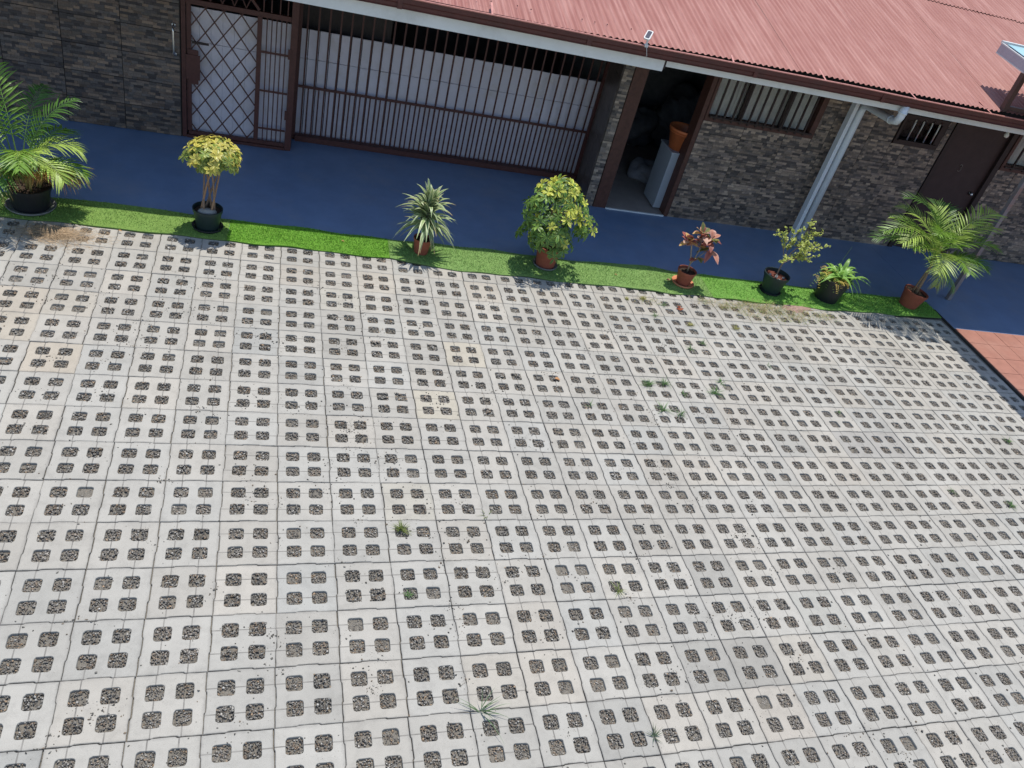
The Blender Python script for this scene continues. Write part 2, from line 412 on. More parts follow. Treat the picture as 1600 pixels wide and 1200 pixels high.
for n, (inv, _, c, r, cx, cy, x, y) in enumerate(cells):
    rd = random.Random(c * 131 + r * 977)
    p00 = grid(c, r); p10 = grid(c + 1, r); p01 = grid(c, r + 1)
    sx = math.dist(p00, p10) / .4; sy = math.dist(p00, p01) / .4
    ang = math.atan2(p10[1] - p00[1], p10[0] - p00[0]) + rd.gauss(0, .004)
    q = 0 if -1 <= c <= 3 else 1
    vi = rd.randrange(4) + 4 * q
    val = rd.gauss(1.0, .04); wm = rd.gauss(0, .010)
    val = max(.89, min(1.07, val))
    sp_ = SPECIAL.get((c, r)); tint = (1 + (np.array(sp_) - 1) * .6 if sp_ else np.array((val + wm, val, val - wm))) * BASE
    S = Matrix.Diagonal((sx * .996, sy * .996, 1, 1)) if q % 2 == 0 else Matrix.Diagonal((sy * .996, sx * .996, 1, 1))
    tilt = Matrix.Rotation(rd.gauss(0, .0022), 4, 'X') @ Matrix.Rotation(rd.gauss(0, .0022), 4, 'Y')
    M = Matrix.Translation((cx + rd.gauss(0, .0012), cy + rd.gauss(0, .0012), rd.gauss(-.001, .0009))) @ Matrix.Rotation(ang + q * math.pi / 2, 4, 'Z') @ tilt @ S
    if not inv and n < 298:
        o = link('paver', pmesh[vi], yard); o.matrix_world = M; o.color = (*tint, 1)
    else:
        P = np.array(protos[vi].v); Mn = np.array(M); W = P @ Mn[:3, :3].T + Mn[:3, 3]
        stuffV.append(W); stuffC.append(np.tile(tint, (len(P), 1))); stuffUV.append(P[:, :2] + .5)
        stuffF += [tuple(i + off for i in f) for f in protos[vi].f]; off += len(P)
me = bpy.data.meshes.new('far_pavers'); V_ = np.concatenate(stuffV); me.from_pydata(V_.tolist(), [], stuffF); me.materials.append(MT['paver'])
at = me.color_attributes.new('Col', 'FLOAT_COLOR', 'POINT'); at.data.foreach_set('color', np.concatenate([np.concatenate(stuffC), np.ones((len(V_), 1))], 1).astype(np.float32).ravel())
add_uv(me, np.concatenate(stuffUV)); me.update()
link('pavers', me, yard, kind='stuff')

# gravel in the cells (stuff) and loose crumbs on the pavers (stuff)
OCT = np.array([(1, 0, 0), (-1, 0, 0), (0, 1, 0), (0, -1, 0), (0, 0, 1), (0, 0, -1)], float)
OF = np.array([(0, 2, 4), (2, 1, 4), (1, 3, 4), (3, 0, 4), (2, 0, 5), (1, 2, 5), (3, 1, 5), (0, 3, 5)])
def stones(P, rad, cols, name, parent, flat=.6):
    n = len(P); sc = rad[:, None, None] * rng.uniform(.55, 1.25, (n, 1, 3)); sc[:, :, 2] *= flat
    V = OCT[None] * sc + rng.normal(0, .12, (n, 6, 3)) * rad[:, None, None]
    a = rng.uniform(0, 6.28, n); b = rng.normal(0, .5, n)
    ca, sa, cb, sb = np.cos(a), np.sin(a), np.cos(b), np.sin(b)
    Y = V[:, :, 1] * cb[:, None] - V[:, :, 2] * sb[:, None]; Z = V[:, :, 1] * sb[:, None] + V[:, :, 2] * cb[:, None]; X = V[:, :, 0]
    V = np.stack([X * ca[:, None] - Y * sa[:, None], X * sa[:, None] + Y * ca[:, None], Z], 2) + P[:, None, :]
    F = (OF[None] + (np.arange(n) * 6)[:, None, None]).reshape(-1, 3)
    C = np.repeat(cols, 6, 0)
    return link(name, np_mesh(name, V.reshape(-1, 3), F, C, 'gravel'), parent, kind='stuff')
PAL = np.array([(.115, .108, .094), (.175, .163, .142), (.25, .235, .205), (.18, .135, .095), (.38, .36, .32), (.065, .062, .058), (.30, .21, .13)])
PW = np.array([.26, .26, .16, .12, .07, .10, .03])
gp, gr, gc = [], [], []
for (inv, _, c, r, cx, cy, x, y) in cells:
    if inv: k = 14
    else: k = int(min(95, max(40, 42 + 52 * (y - 450) / 600)))
    fullness = rng.normal(0, .0035); dusty = min(1.0, max(0.0, (cx - .5) / 6.0)) * rng.uniform(.5, 1.1) + (rng.random() < .12) * .5
    for hx in (.29, .71):
        for hy in (.29, .71):
            # cell centre on the slightly drifting grid
            ax, ay = grid(c + .5 + (hx - .5), r + .5 + (hy - .5))
            m_ = k
            px_ = rng.uniform(-.052, .052, m_); py_ = rng.uniform(-.052, .052, m_)
            rad = np.sqrt(.012 / m_) * rng.uniform(.45, .85, m_) 
            lev = rng.normal(-.0115 + fullness, .0035)
            gp.append(np.stack([ax + px_, ay + py_, lev + rng.normal(0, .0028, m_)], 1)); gr.append(rad)
            w = PW.copy(); w[3] *= rng.uniform(.2, 3); w[6] *= rng.uniform(0, 3.2); w[4] *= rng.uniform(.3, 2); w /= w.sum()
            tone = rng.uniform(.95, 1.3) * (1 + .42 * dusty); lo = rng.random() < .08
            cc_ = PAL[rng.choice(7, m_, p=w)] * rng.uniform(.8, 1.2, (m_, 1)) * tone; dd_ = min(.75, .55 * dusty + .12); gc.append(cc_ * (1 - dd_) + np.array([[.27, .24, .205]]) * dd_)
stones(np.concatenate(gp), np.concatenate(gr), np.concatenate(gc), 'gravel', yard)

def clusters(specs, base_n):
    P = []
    for (x, y, s, n) in specs: P.append(np.stack([rng.normal(x, s, n), rng.normal(y, s * .8, n)], 1))
    P.append(np.stack([rng.uniform(-3.2, 5.5, base_n), rng.uniform(-6.3, -.4, base_n)], 1))
    P.append(np.stack([rng.uniform(5, 8.8, base_n // 3), rng.uniform(-6.3, -.4, base_n // 3)], 1))
    return np.concatenate(P)
spec = []
for k in range(170):
    c = rng.integers(-6, 12); r = rng.integers(1, 15); ax, ay = grid(c + rng.choice([0, .5]), r + rng.choice([0, .5]))
    spec.append((ax, ay, rng.uniform(.03, .09), int(rng.integers(6, 34))))
for (x, y) in ((.98, -2.9), (.55, -3.25), (1.2, -3.6), (.2, -2.3), (-1.2, -1.5), (2.1, -4.6), (1.9, -3.9), (.75, -2.5), (2.3, -2.6), (-.2, -1.3)):
    spec.append((x, y, .13, 60))
Pc = clusters(spec, 1900); rc = rng.gamma(2.4, .0018, len(Pc)).clip(.0018, .0095)
stones(np.stack([Pc[:, 0], Pc[:, 1], rc * .25], 1), rc, PAL[rng.choice(7, len(Pc), p=[.35, .2, .03, .2, .01, .2, .01])] * rng.uniform(.6, 1.25, (len(Pc), 1)), 'crumbs', yard, .5)

# ------------------------------------------------------------------ blue walkway, terrace
walk = B('walkway', 'blue', [(-7, 8.98, .602, 8.0, -.12, -.004)], kind='structure')
B('walkway', 'blue', [(8.985, 18, .15, 8.0, -.12, -.004)], kind='structure')
terr = B('terrace', 'grout', [(8.985, 18, -9, .147, -.12, -.004)], kind='structure')
tm = MB(); tm.box(-.162, .162, -.162, .162, -.003, .004); tme = tm.mesh('floor_tile', 'terra')
for i in range(9):
    for j in range(12):
        o = link('floor_tile', tme, terr); o.location = (9.005 + .165 + i * .33, .147 - .168 - j * .33, random.gauss(0, .0006)); o.color = (1,) * 4
B('floor_edge_strip', 'kerb', [(8.968, 8.984, -9, .60, -.10, .006)], kind='structure')

# ------------------------------------------------------------------ artificial turf
def turf(u0, u1, colr, label, seed, nb):
    rd = np.random.default_rng(seed); t = thing('turf_mat', label, 'turf mat', ((u0 + u1) / 2, .6, 0), group='lengths of artificial turf along the yard edge')
    ox = (u0 + u1) / 2
    n = max(6, int((u1 - u0) / .07)); us = np.linspace(u0, u1, n + 1)
    def near(u): return .365 - .095 * min(1, max(0, (u - 1.2) / .5)) + .09 * min(1, max(0, (u - 6.9) / 1.8)) + .012 * math.sin(u * 5.1) + .008 * math.sin(u * 11.3 + 1)
    def far(u): return .868 - .055 * min(1, max(0, (u + .9) / .6)) + .05 * math.exp(-((u - 4.55) / .35) ** 2) + .025 * math.exp(-((u - 5.35) / .2) ** 2) - .02 * min(1, max(0, (u - 5.6) / .4)) + .018 * math.sin(u * 3.1 + 1) + .01 * math.sin(u * 8.3)
    def hgt(u, k): return .014 + .008 * max(0, math.sin(u * 4.3 + 2)) * (1 if k in (0, 5) else .2) + .004 * math.sin(u * 9 + k)
    mb = MB()
    for i, u in enumerate(us):
        a, b = near(u), far(u)
        for k in range(6):
            mb.v.append((u - ox, a + (b - a) * k / 5 - .6, hgt(u, k))); mb.c.append(colr)
        mb.v.append((u - ox, a - .6 - .004, 0)); mb.c.append((.02, .025, .015)); mb.v.append((u - ox, b - .6 + .004, 0)); mb.c.append((.02, .025, .015))
    for i in range(n):
        o = i * 8; p = o + 8
        for k in range(5): mb.f.append((o + k, p + k, p + k + 1, o + k + 1))
        mb.f += [(o + 6, p + 6, p, o), (o + 5, p + 5, p + 7, o + 7)]
    mb.f.append((0, 1, 2, 3, 4, 5, 7, 6)); e = n * 8; mb.f.append((e + 6, e + 7, e + 5, e + 4, e + 3, e + 2, e + 1, e))
    mb.obj('backing', 'turf', t)
    U = rd.uniform(u0, u1, nb); K = rd.uniform(0, 1, nb)
    A = np.array([near(u) for u in U]); Bf = np.array([far(u) for u in U]); Y = A + (Bf - A) * K
    Z = np.array([hgt(u, 5 * k) for u, k in zip(U, K)]) - .002
    an = rd.uniform(0, 6.28, nb); w = rd.uniform(.0022, .0042, nb); h = rd.uniform(.008, .019, nb); lean = rd.normal(0, .006, (nb, 2))
    P = np.stack([U - ox, Y - .6, Z], 1); dx = np.stack([np.cos(an) * w, np.sin(an) * w, 0 * an], 1)
    T = P + np.stack([lean[:, 0], lean[:, 1], h], 1)
    V = np.stack([P - dx, P + dx, T], 1).reshape(-1, 3); F = np.arange(nb * 3).reshape(-1, 3)
    C = np.array(colr)[None] * rd.uniform(.45, 1.9, (nb, 1)) * np.array([1, 1, 1]) + rd.uniform(0, .03, (nb, 1)) * np.array([[1, .8, .4]])
    link('pile', np_mesh('pile', V, F, np.repeat(C, 3, 0), 'turf'), t, kind='stuff')
turf(-5.5, -.56, (.19, .31, .07), 'dull green artificial turf length under the left palm and bonsai pot', 1, 20000)
turf(-.557, 1.20, (.15, .33, .035), 'brightest lime green artificial turf length right of the bonsai pot', 2, 15000)
turf(1.203, 5.30, (.20, .33, .095), 'greyish green artificial turf length under the terracotta pots', 3, 26000)
turf(5.303, 8.93, (.175, .36, .065), 'green artificial turf length under the dark pots and right palm', 4, 24000)

# ------------------------------------------------------------------ house
house = thing('house', 'long single-storey house with corrugated red roof and stone-look tiled walls', 'house', (4, 3, 0))
HX, HY = 4, 3
def hb(name, mat, boxes, parent=None, **kw):
    """boxes in world coordinates, parented to the house"""
    par = parent or house; q = par; ox = oy = 0
    ox, oy = (HX, HY)
    return B(name, mat, [(b[0] - ox, b[1] - ox, b[2] - oy, b[3] - oy, b[4], b[5]) for b in boxes], par, **kw)

TW, THh = .65, .325
def strips(seed, w=TW, h=THh, pal=0):
    rd = random.Random(seed); mb = MB(); g = .0022
    pals = [((.125, .098, .085), (.155, .128, .115), (.072, .066, .07), (.105, .098, .10), (.20, .155, .125), (.056, .05, .054), (.14, .12, .11)),
            ((.19, .155, .132), (.14, .118, .105), (.07, .062, .062), (.25, .205, .175), (.10, .09, .088), (.17, .145, .135), (.29, .24, .20))][pal]
    mb.box(-w / 2 + .001, w / 2 - .001, -.001, .012, -h / 2 + .001, h / 2 - .001, (.07, .062, .06))
    rows = max(3, round(h / .0325)); y = -h / 2 + .0015; rh = (h - .003) / rows
    for k in range(rows):
        x = -w / 2 + .0015; end = w / 2 - .0015; first = True
        while x < end - .001:
            L = rd.choice((rd.uniform(.035, .09), rd.uniform(.06, .15))) * (rd.uniform(.4, 1) if first else 1); first = False
            if end - (x + L) < .04: L = end - x
            d = rd.choice((.0015, .003, .0045, .006, .008)); c = rd.choice(pals); v = rd.uniform(.75, 1.25)
            mb.box(x, x + L - g * .4, -d, 0.0, y, y + rh - g * .4, tuple(q * v for q in c)); x += L
        y += rh
    return mb
tile_me = {}
for pal in (0, 1):
    for k in range(6): tile_me[pal, k] = strips(pal * 50 + k, TW - (.004, .0016)[pal], THh - (.004, .0016)[pal], pal).mesh('wall_tile', 'walltile')
def wall_tiles(wall, u0, u1, z0, z1, v, pal, holes=(), phase=0.0):
    """full tiles, and cut tiles beside openings"""
    zs = []; z = z0
    while z < z1 - .02: zs.append((z, min(z + THh, z1))); z += THh
    xs = []; x = u0 - phase
    while x < u1 - .02: xs.append((max(x, u0), min(x + TW, u1))); x += TW
    for (a, b) in zs:
        for (c, d) in xs:
            segs = [(c, d, a, b)]
            for (h0, h1, q0, q1) in holes:
                out = []
                for (s0, s1, t0, t1) in segs:
                    if s1 <= h0 or s0 >= h1 or t1 <= q0 or t0 >= q1: out.append((s0, s1, t0, t1)); continue
                    if s0 < h0: out.append((s0, h0, t0, t1))
                    if s1 > h1: out.append((h1, s1, t0, t1))
                    m0, m1 = max(s0, h0), min(s1, h1)
                    if t0 < q0: out.append((m0, m1, t0, q0))
                    if t1 > q1: out.append((m0, m1, q1, t1))
                segs = out
            for (s0, s1, t0, t1) in segs:
                if s1 - s0 < .02 or t1 - t0 < .02: continue
                full = abs(s1 - s0 - TW) < .01 and abs(t1 - t0 - THh) < .01
                me = tile_me[pal, random.randrange(6)] if full else strips(random.randrange(9999), s1 - s0 - .004, t1 - t0 - .004, pal).mesh('wall_tile', 'walltile')
                o = link('tile', me, wall); o.location = ((s0 + s1) / 2 - HX, v - .0135 - HY + random.gauss(0, .0006), (t0 + t1) / 2)
                vv = random.uniform(.85, 1.12); o.color = (vv * 1.10, vv, vv * .90, 1)
                if full and random.random() < .5: o.rotation_euler = (0, math.pi, 0)

ROOFZ = lambda v: 2.565 + .207 * (v - 1.38)
# left tiled wall
wl_ = hb('wall', 'wallback', [(-6, -1.325, 2.915, 3.08, -.1, 2.80)], label='left wall of brown-grey stone-look tiles with a steel pull handle')
wall_tiles(wl_, -5.2, -1.33, 0, 2.6, 2.915, 0, phase=(-5.2 + 1.33 + 6 * .65) % .65)
mb = MB(); ho = lambda x, y, z: (x - HX, y - HY, z)
mb.tube([ho(-1.385, 2.885, 1.04), ho(-1.385, 2.82, 1.05), ho(-1.385, 2.81, 1.09), ho(-1.392, 2.81, 1.33), ho(-1.392, 2.82, 1.37), ho(-1.392, 2.885, 1.38)], .012, 10)
mb.tube([ho(-1.385, 2.90, 1.04), ho(-1.385, 2.885, 1.04)], .026, 12); mb.tube([ho(-1.392, 2.90, 1.38), ho(-1.392, 2.885, 1.38)], .026, 12)
mb.obj('pull_handle', 'chrome', wl_, smooth=True)
# right wall with openings
D0, D1 = 4.30, 5.42          # doorway incl. jambs
W = 2.50
DR0, DR1 = 9.35, 10.50
wr = hb('wall', 'wallback', [(5.43, 9.35, W, W + .14, -.1, 1.475), (7.16, 8.45, W, W + .14, 1.475, 2.7), (8.45, 9.22, W, W + .14, 1.475, 1.62), (9.22, 9.35, W, W + .14, 1.475, 2.7), (8.45, 9.22, W, W + .14, 2.06, 2.7), (10.5, 16, W, W + .14, -.1, 1.50), (12.3, 16, W, W + .14, 1.5, 2.7), (5.43, 7.16, W, W + .14, 2.25, 2.7), (9.35, 12.3, W, W + .14, 2.25, 2.7)],
        label='right wall of multicoloured stone-strip tiles with barred windows')
wall_tiles(wr, 5.43, 9.35, 0, 2.7, W, 1, holes=[(5.38, 7.16, 1.475, 2.3), (8.44, 9.23, 1.62, 2.07)])
wall_tiles(wr, 10.5, 14.0, 0, 1.5, W, 1, phase=.3)
# pillar between the gate and the doorway
pil = MB()
pts = [(4.10 - HX, W - HY), (4.245 - HX, W - HY), (4.33 - HX, 3.45 - HY), (4.215 - HX, 3.45 - HY)]
n0 = len(pil.v)
for z in (-.1, 2.75): pil.v += [(x, y, z) for x, y in pts]
pil.c = [(1, 1, 1)] * 8; pil.f = [(0, 1, 5, 4), (1, 2, 6, 5), (2, 3, 7, 6), (3, 0, 4, 7), (4, 5, 6, 7)]
po = pil.obj('pillar', 'marble', house, label='narrow pillar with dark marble side and stone-strip front')
for k in range(8):
    me = strips(700 + k, .135, THh - .004, 1).mesh('wall_tile', 'walltile'); o = link('tile', me, po); o.location = (4.172 - HX, W - .0135 - HY, THh * (k + .5)); o.color = (1.15, 1.12, 1.05, 1)
for k in range(6):
    mb = MB(); a = Vector((4.099 - HX, W + .002 - HY, 0)); b = Vector((4.212 - HX, 3.34 - HY, 0)); z0 = k * .45 + .004; z1 = z0 + .442
    for i in range(2):
        p = a.lerp(b, i / 2 + .003); q = a.lerp(b, (i + 1) / 2 - .003)
        mb.v += [(p.x - .006, p.y, z0), (q.x - .006, q.y, z0), (q.x - .006, q.y, z1), (p.x - .006, p.y, z1), (p.x, p.y, z0), (q.x, q.y, z0), (q.x, q.y, z1), (p.x, p.y, z1)]
        j = len(mb.v) - 8; mb.c += [(1, 1, 1)] * 8; mb.f += [tuple(j + w for w in f) for f in ((0, 1, 2, 3), (0, 4, 5, 1), (3, 2, 6, 7), (0, 3, 7, 4), (1, 5, 6, 2))]
    mb.obj('side_tile', 'marble', po)
# doorway frame
hb('door_frame', 'brownwood', [(4.25, 4.44, W - .02, W + .20, -.004, 2.24), (5.36, 5.425, W - .02, W + .20, -.004, 2.24), (4.44, 5.36, W - .02, W + .20, 2.17, 2.24)], label='brown frame of the open doorway')
hb('wall', 'interior', [(4.25, 5.43, W, W + .14, 2.245, 2.7)])
# interior of the room behind the doorway
hb('interior', 'interior', [(4.34, 4.42, 2.71, 6.0, 0, 2.7), (9.3, 9.38, 2.65, 6.0, 0, 2.7), (4.34, 9.38, 6.0, 6.1, 0, 2.9), (4.42, 9.3, 2.72, 6.0, 2.45, 2.5)], label='dim room seen through the open doorway')
hb('interior_floor', 'infloor', [(4.42, 9.3, W - .015, 6.0, -.003, .008)])
hb('door_sill', 'fascia', [(4.44, 5.36, W - .045, W - .016, -.003, .012)], label='pale sill of the open doorway')
# outer shell
hb('rear_wall', 'plaster', [(-6, 16, 7.6, 7.75, -.1, 3.75), (-6.15, -6, 2.915, 7.75, -.1, 3.0), (16, 16.15, 2.5, 7.75, -.1, 3.0)])
hb('ceiling', 'rafter', [(-5.9, 4.3, 3.9, 7.5, 2.5, 2.54)])
hb('board', 'rafter', [(.02, 1.22, 3.66, 3.68, 1.35, 2.5)], label='dark boarding above the white panels')

# big barred window
def window(u0, u1, z0, z1, nbars, mull, fr=.06, lab=None, curtain=True):
    v = W - .012
    f = hb('window', 'brownwood' if curtain else 'darkframe', [(u0, u1, v - .02, v + .1, z0, z0 + fr), (u0, u0 + fr * .6, v - .02, v + .1, z0 + fr, z1), (u1 - fr * 1.3, u1, v - .02, v + .1, z0 + fr, z1), (u0 + fr * .6, u1 - fr * 1.3, v - .02, v + .1, z1 - fr, z1)])
    if lab: f['label'] = lab
    for m_ in mull: hb('mullion', 'darkframe', [(m_ - .035, m_ + .035, v + .02, v + .066, z0 + fr, z1 - fr)], f)
    hb('pane', 'glass', [(u0 + fr * .6, u1 - fr * 1.3, v + .07, v + .076, z0 + fr, z1 - fr)], f)
    for k in range(nbars):
        x = u0 + .08 + (u1 - u0 - .2) * (k + .5) / nbars
        mb = MB(); mb.box(x - .012 - HX, x + .012 - HX, v - .045 - HY, v - .021 - HY, z0 + .03, z1 - .02); mb.obj('bar', 'darkframe', f)
    hb('bar_rail', 'darkframe', [(u0 + .05, u1 - .05, v - .05, v - .028, z0 + .055, z0 + .075)], f)
    if curtain:
        mb = MB(); n = 90
        for i in range(n + 1):
            x = u0 + .05 + (u1 - u0 - .15) * i / n; y = v + .13 + .018 * math.sin(i * .9) + .008 * math.sin(i * 2.3)
            mb.v += [(x - HX, y - HY, z0 + .04), (x - HX, y - HY + .005, z1)]; mb.c += [(1, 1, 1)] * 2
        mb.f = [(2 * i, 2 * i + 2, 2 * i + 3, 2 * i + 1) for i in range(n)]
        mb.obj('curtain', 'curtain', f, smooth=True)
    hb('dark_backing', 'darkframe', [(u0, u1, v + .2, v + .22, z0, z1)], f)  # plain dark sheet closing the whole opening behind pane and curtain
    return f
window(5.43, 7.155, 1.478, 2.25, 12, (5.97, 6.62), .065, 'wide window with dark bars and grey-green curtains')
wv = window(8.455, 9.215, 1.622, 2.058, 0, (), .07, 'small vent window with four pale bars', curtain=False)
for x in (8.64, 8.78, 8.93, 9.06):
    mb = MB(); mb.tube([(x + .03 - HX, W - .03 - HY, 1.70), (x - .0 - HX, W - .045 - HY, 1.71), (x - HX, W - .045 - HY, 2.0), (x + .03 - HX, W - .03 - HY, 2.02)], .011, 8); mb.obj('pale_bar', 'chrome', wv, smooth=True)
window(10.505, 12.29, 1.50, 2.25, 7, (11.2,), .09, 'far right window with grey curtains behind dark bars')
# dark door with number
dr = hb('door', 'doorpaint', [(9.43, 10.40, W + .03, W + .075, 0, 2.2)], label='very dark brown closed door with a small number')
hb('door_frame', 'darkframe', [(9.355, 9.425, W - .02, W + .09, -.004, 2.25), (10.405, 10.495, W - .02, W + .09, -.004, 2.25), (9.43, 10.40, W - .02, W + .09, 2.203, 2.25)], dr)
mb = MB(); mb.lathe([(0, .06), (.018, .058), (.026, .045), (.018, .03), (.01, .022), (.01, 0), (.03, 0)], n=14)
kn = mb.obj('knob', 'chrome', dr, smooth=True); kn.rotation_euler = (math.pi / 2, 0, 0); kn.location = (10.30 - HX, W + .03 - HY, 1.05)
mb = MB()
z0 = 1.37
three = [(-.022, .0), (0, -.012), (.024, 0), (.028, .022), (.018, .04), (-.002, .046), (.018, .052), (.026, .07), (.016, .09), (-.006, .096), (-.022, .084)]
for a, b in zip(three[:-1], three[1:]): mb.bar((9.86 + a[0] - HX, W + .026 - HY, z0 + a[1]), (9.86 + b[0] - HX, W + .026 - HY, z0 + b[1]), .011, .008)
mb.obj('number', 'numeral', dr)

# roof
rf = MB()
for v in (1.6, 2.7, 4.4, 6.2, 7.5): rf.box(-6 - HX, 16 - HX, v - HY - .03, v - HY + .03, ROOFZ(v) - .12, ROOFZ(v) - .045)
for u in np.arange(-5.5, 16, 1.9):
    rf.bar((u - HX, 1.42 - HY, ROOFZ(1.42) - .15), (u - HX, 7.6 - HY, ROOFZ(7.6) - .15), .05, .08)
roof = rf.obj('roof', 'rafter', house, label='faded red corrugated metal roof sloping up from the gutter')
def sheet(seed, L):
    rd = random.Random(seed); mb = MB(); nw = 10; seg = 8; pitch = .076; nx = nw * seg + 3; ny = 14
    dent = [(rd.uniform(0, .76), rd.uniform(0, L), rd.uniform(.04, .12), rd.uniform(-.004, .003)) for _ in range(10)]
    for j in range(ny + 1):
        y = L * j / ny
        for i in range(nx + 1):
            x = i * pitch / seg
            z = .0095 * math.cos(2 * math.pi * x / pitch) + sum(a * math.exp(-((x - dx) ** 2 + (y - dy) ** 2) / (2 * s * s)) for dx, dy, s, a in dent)
            if j == 0: z += rd.uniform(-.0006, .0006)
            mb.v.append((x, y, z)); mb.c.append((1, 1, 1))
    for j in range(ny):
        for i in range(nx): a = j * (nx + 1) + i; mb.f.append((a, a + 1, a + nx + 2, a + nx + 1))
    return mb.mesh('roof_sheet', 'roof', True)
pit = math.atan(.207)
shA = [sheet(s, 3.32) for s in (1, 2, 3)]; shB = [sheet(s, 3.32) for s in (4, 5)]
for k in range(-16, 15):
    u = 5.825 - .76 + k * .76 + .76 * 0
    if u < -6.3: continue
    for row in range(2):
        v = 1.365 + row * 3.13; o = link('roof_sheet', random.choice(shA if row == 0 else shB), roof)
        lift = .0016 * (k % 2) + (.003 if k == 1 else 0) + .013 * row + random.uniform(-.001, .001)
        jy = random.uniform(-.012, .012)
        du = max(-.032, min(.034, (u - 3.8) * .017)); o.location = (u - HX, v + jy - HY, ROOFZ(v + jy) + lift + du); o.rotation_euler = (pit, random.gauss(.0006, .0006) - (.017 if 1.9 < u < 5.7 else 0), random.gauss(0, .0006))
# roofing screws, joined
mb = MB()
for v in (1.6, 2.7, 4.4):
    for k in range(-40, 120):
        if random.random() < .7: continue
        u = 5.825 + k * .152; 
        if -5 < u < 15: mb.lathe([(0.0, .012), (.006, .010), (.008, 0)], (u - HX, v - HY + random.uniform(-.02, .02)), 6, z0=ROOFZ(v) + .012)
mb.obj('roof_screws', 'gutter', roof, kind='stuff')
# fascia, gutter
hb('fascia_board', 'fascia', [(-6, 4.12, 1.375, 1.40, 2.295, 2.50)], label='deeper white fascia board on the left half of the eave')
hb('fascia_board', 'fascia', [(4.15, 16, 1.395, 1.42, 2.35, 2.52)], label='slimmer white fascia board on the right half of the eave')
hb('fascia_end', 'darkframe', [(4.122, 4.148, 1.385, 1.40, 2.32, 2.48)])
gt = MB(); prof = [(1.392, 2.555), (1.392, 2.452), (1.30, 2.448), (1.285, 2.462), (1.283, 2.50), (1.272, 2.512), (1.27, 2.560), (1.262, 2.566), (1.262, 2.560), (1.266, 2.552), (1.268, 2.505), (1.279, 2.494), (1.281, 2.455), (1.298, 2.440), (1.396, 2.442), (1.396, 2.555)]
prof = [(1.390, 2.553), (1.390, 2.452), (1.300, 2.452), (1.283, 2.470), (1.283, 2.505), (1.270, 2.518), (1.270, 2.560), (1.258, 2.560), (1.258, 2.512), (1.272, 2.498), (1.272, 2.466), (1.294, 2.442), (1.394, 2.442), (1.394, 2.553)]
for u in np.linspace(-6, 16, 23):
    dz = .004 * math.sin(u * 1.3) + .002 * math.sin(u * 3.1)
    gt.v += [(u - HX, v - HY + .002 * math.sin(u * 2), z + dz) for v, z in prof]; gt.c += [(1, 1, 1)] * len(prof)
k = len(prof)
for i in range(22):
    for j in range(k): gt.f.append((i * k + j, (i + 1) * k + j, (i + 1) * k + (j + 1) % k, i * k + (j + 1) % k))
go = gt.obj('gutter', 'gutter', house, label='dark red rain gutter along the eave')
mb = MB()
for u in np.linspace(-6, 15.5, 44):
    u2 = u + .5; z = 2.563 + .004 * math.sin(u * 1.3) + .002 * math.sin(u * 3.1); z2 = 2.563 + .004 * math.sin(u2 * 1.3) + .002 * math.sin(u2 * 3.1)
    mb.tube([(u - HX, 1.262 - HY, z + .004), (u2 - HX, 1.262 - HY, z2 + .004)], .0095, 8)
mb.obj('gutter_lip', 'lip', go)
for (u, du, sc) in ((2.0, .02, 1), (6.155, .01, 1), (7.47, -.05, 1), (8.65, -.04, 1), (4.9, .02, .6)):
    mb = MB(); a = Vector((u - HX, 1.262 - HY, 2.572)); b = Vector((u + du - HX, 1.262 + .26 * sc - HY, 2.575 + .055 * sc))
    mb.bar(a, b, .022, .004); mb.obj('gutter_strap', 'lip', go)
for u in (1.0, 3.1, 5.2, 7.0, 9.6):
    hb('gutter_joint', 'gutter', [(u, u + .05, 1.255, 1.262, 2.45, 2.558)], go)
# post and downpipe against the wall
hb('post', 'postw', [(7.462, 7.52, 2.30, 2.40, -.004, 2.68)], label='white square post beside the downpipe')
mb = MB()
mb.tube([ho(7.615, 2.345, 0), ho(7.615, 2.345, 2.0), ho(7.615, 2.33, 2.08), ho(7.60, 2.24, 2.12), ho(7.475, 1.50, 2.20), ho(7.455, 1.37, 2.235), ho(7.45, 1.335, 2.30), ho(7.45, 1.335, 2.45)], [.052, .052, .052, .05, .05, .05, .05, .05], 14)
dp = mb.obj('downpipe', 'postw', house, smooth=True, label='pale grey-blue downpipe bending up to the gutter')
mb = MB()
mb.tube([ho(7.475, 1.50, 2.20), ho(7.48, 1.53, 2.197)], .056, 14); mb.tube([ho(7.45, 1.335, 2.34), ho(7.45, 1.335, 2.37)], .056, 14); mb.obj('pipe_collar', 'postw', dp, smooth=True)
mb = MB(); mb.lathe([(0, -.07), (.02, -.066), (.032, -.045), (.03, -.02), (.016, .0), (.016, .03), (.03, .032), (.03, .05)], (9.40 - HX, 1.6 - HY), 14, z0=2.29)
mb.obj('light_bulb', 'bulb', house, smooth=True, label='unlit white bulb under the right end of the eave')

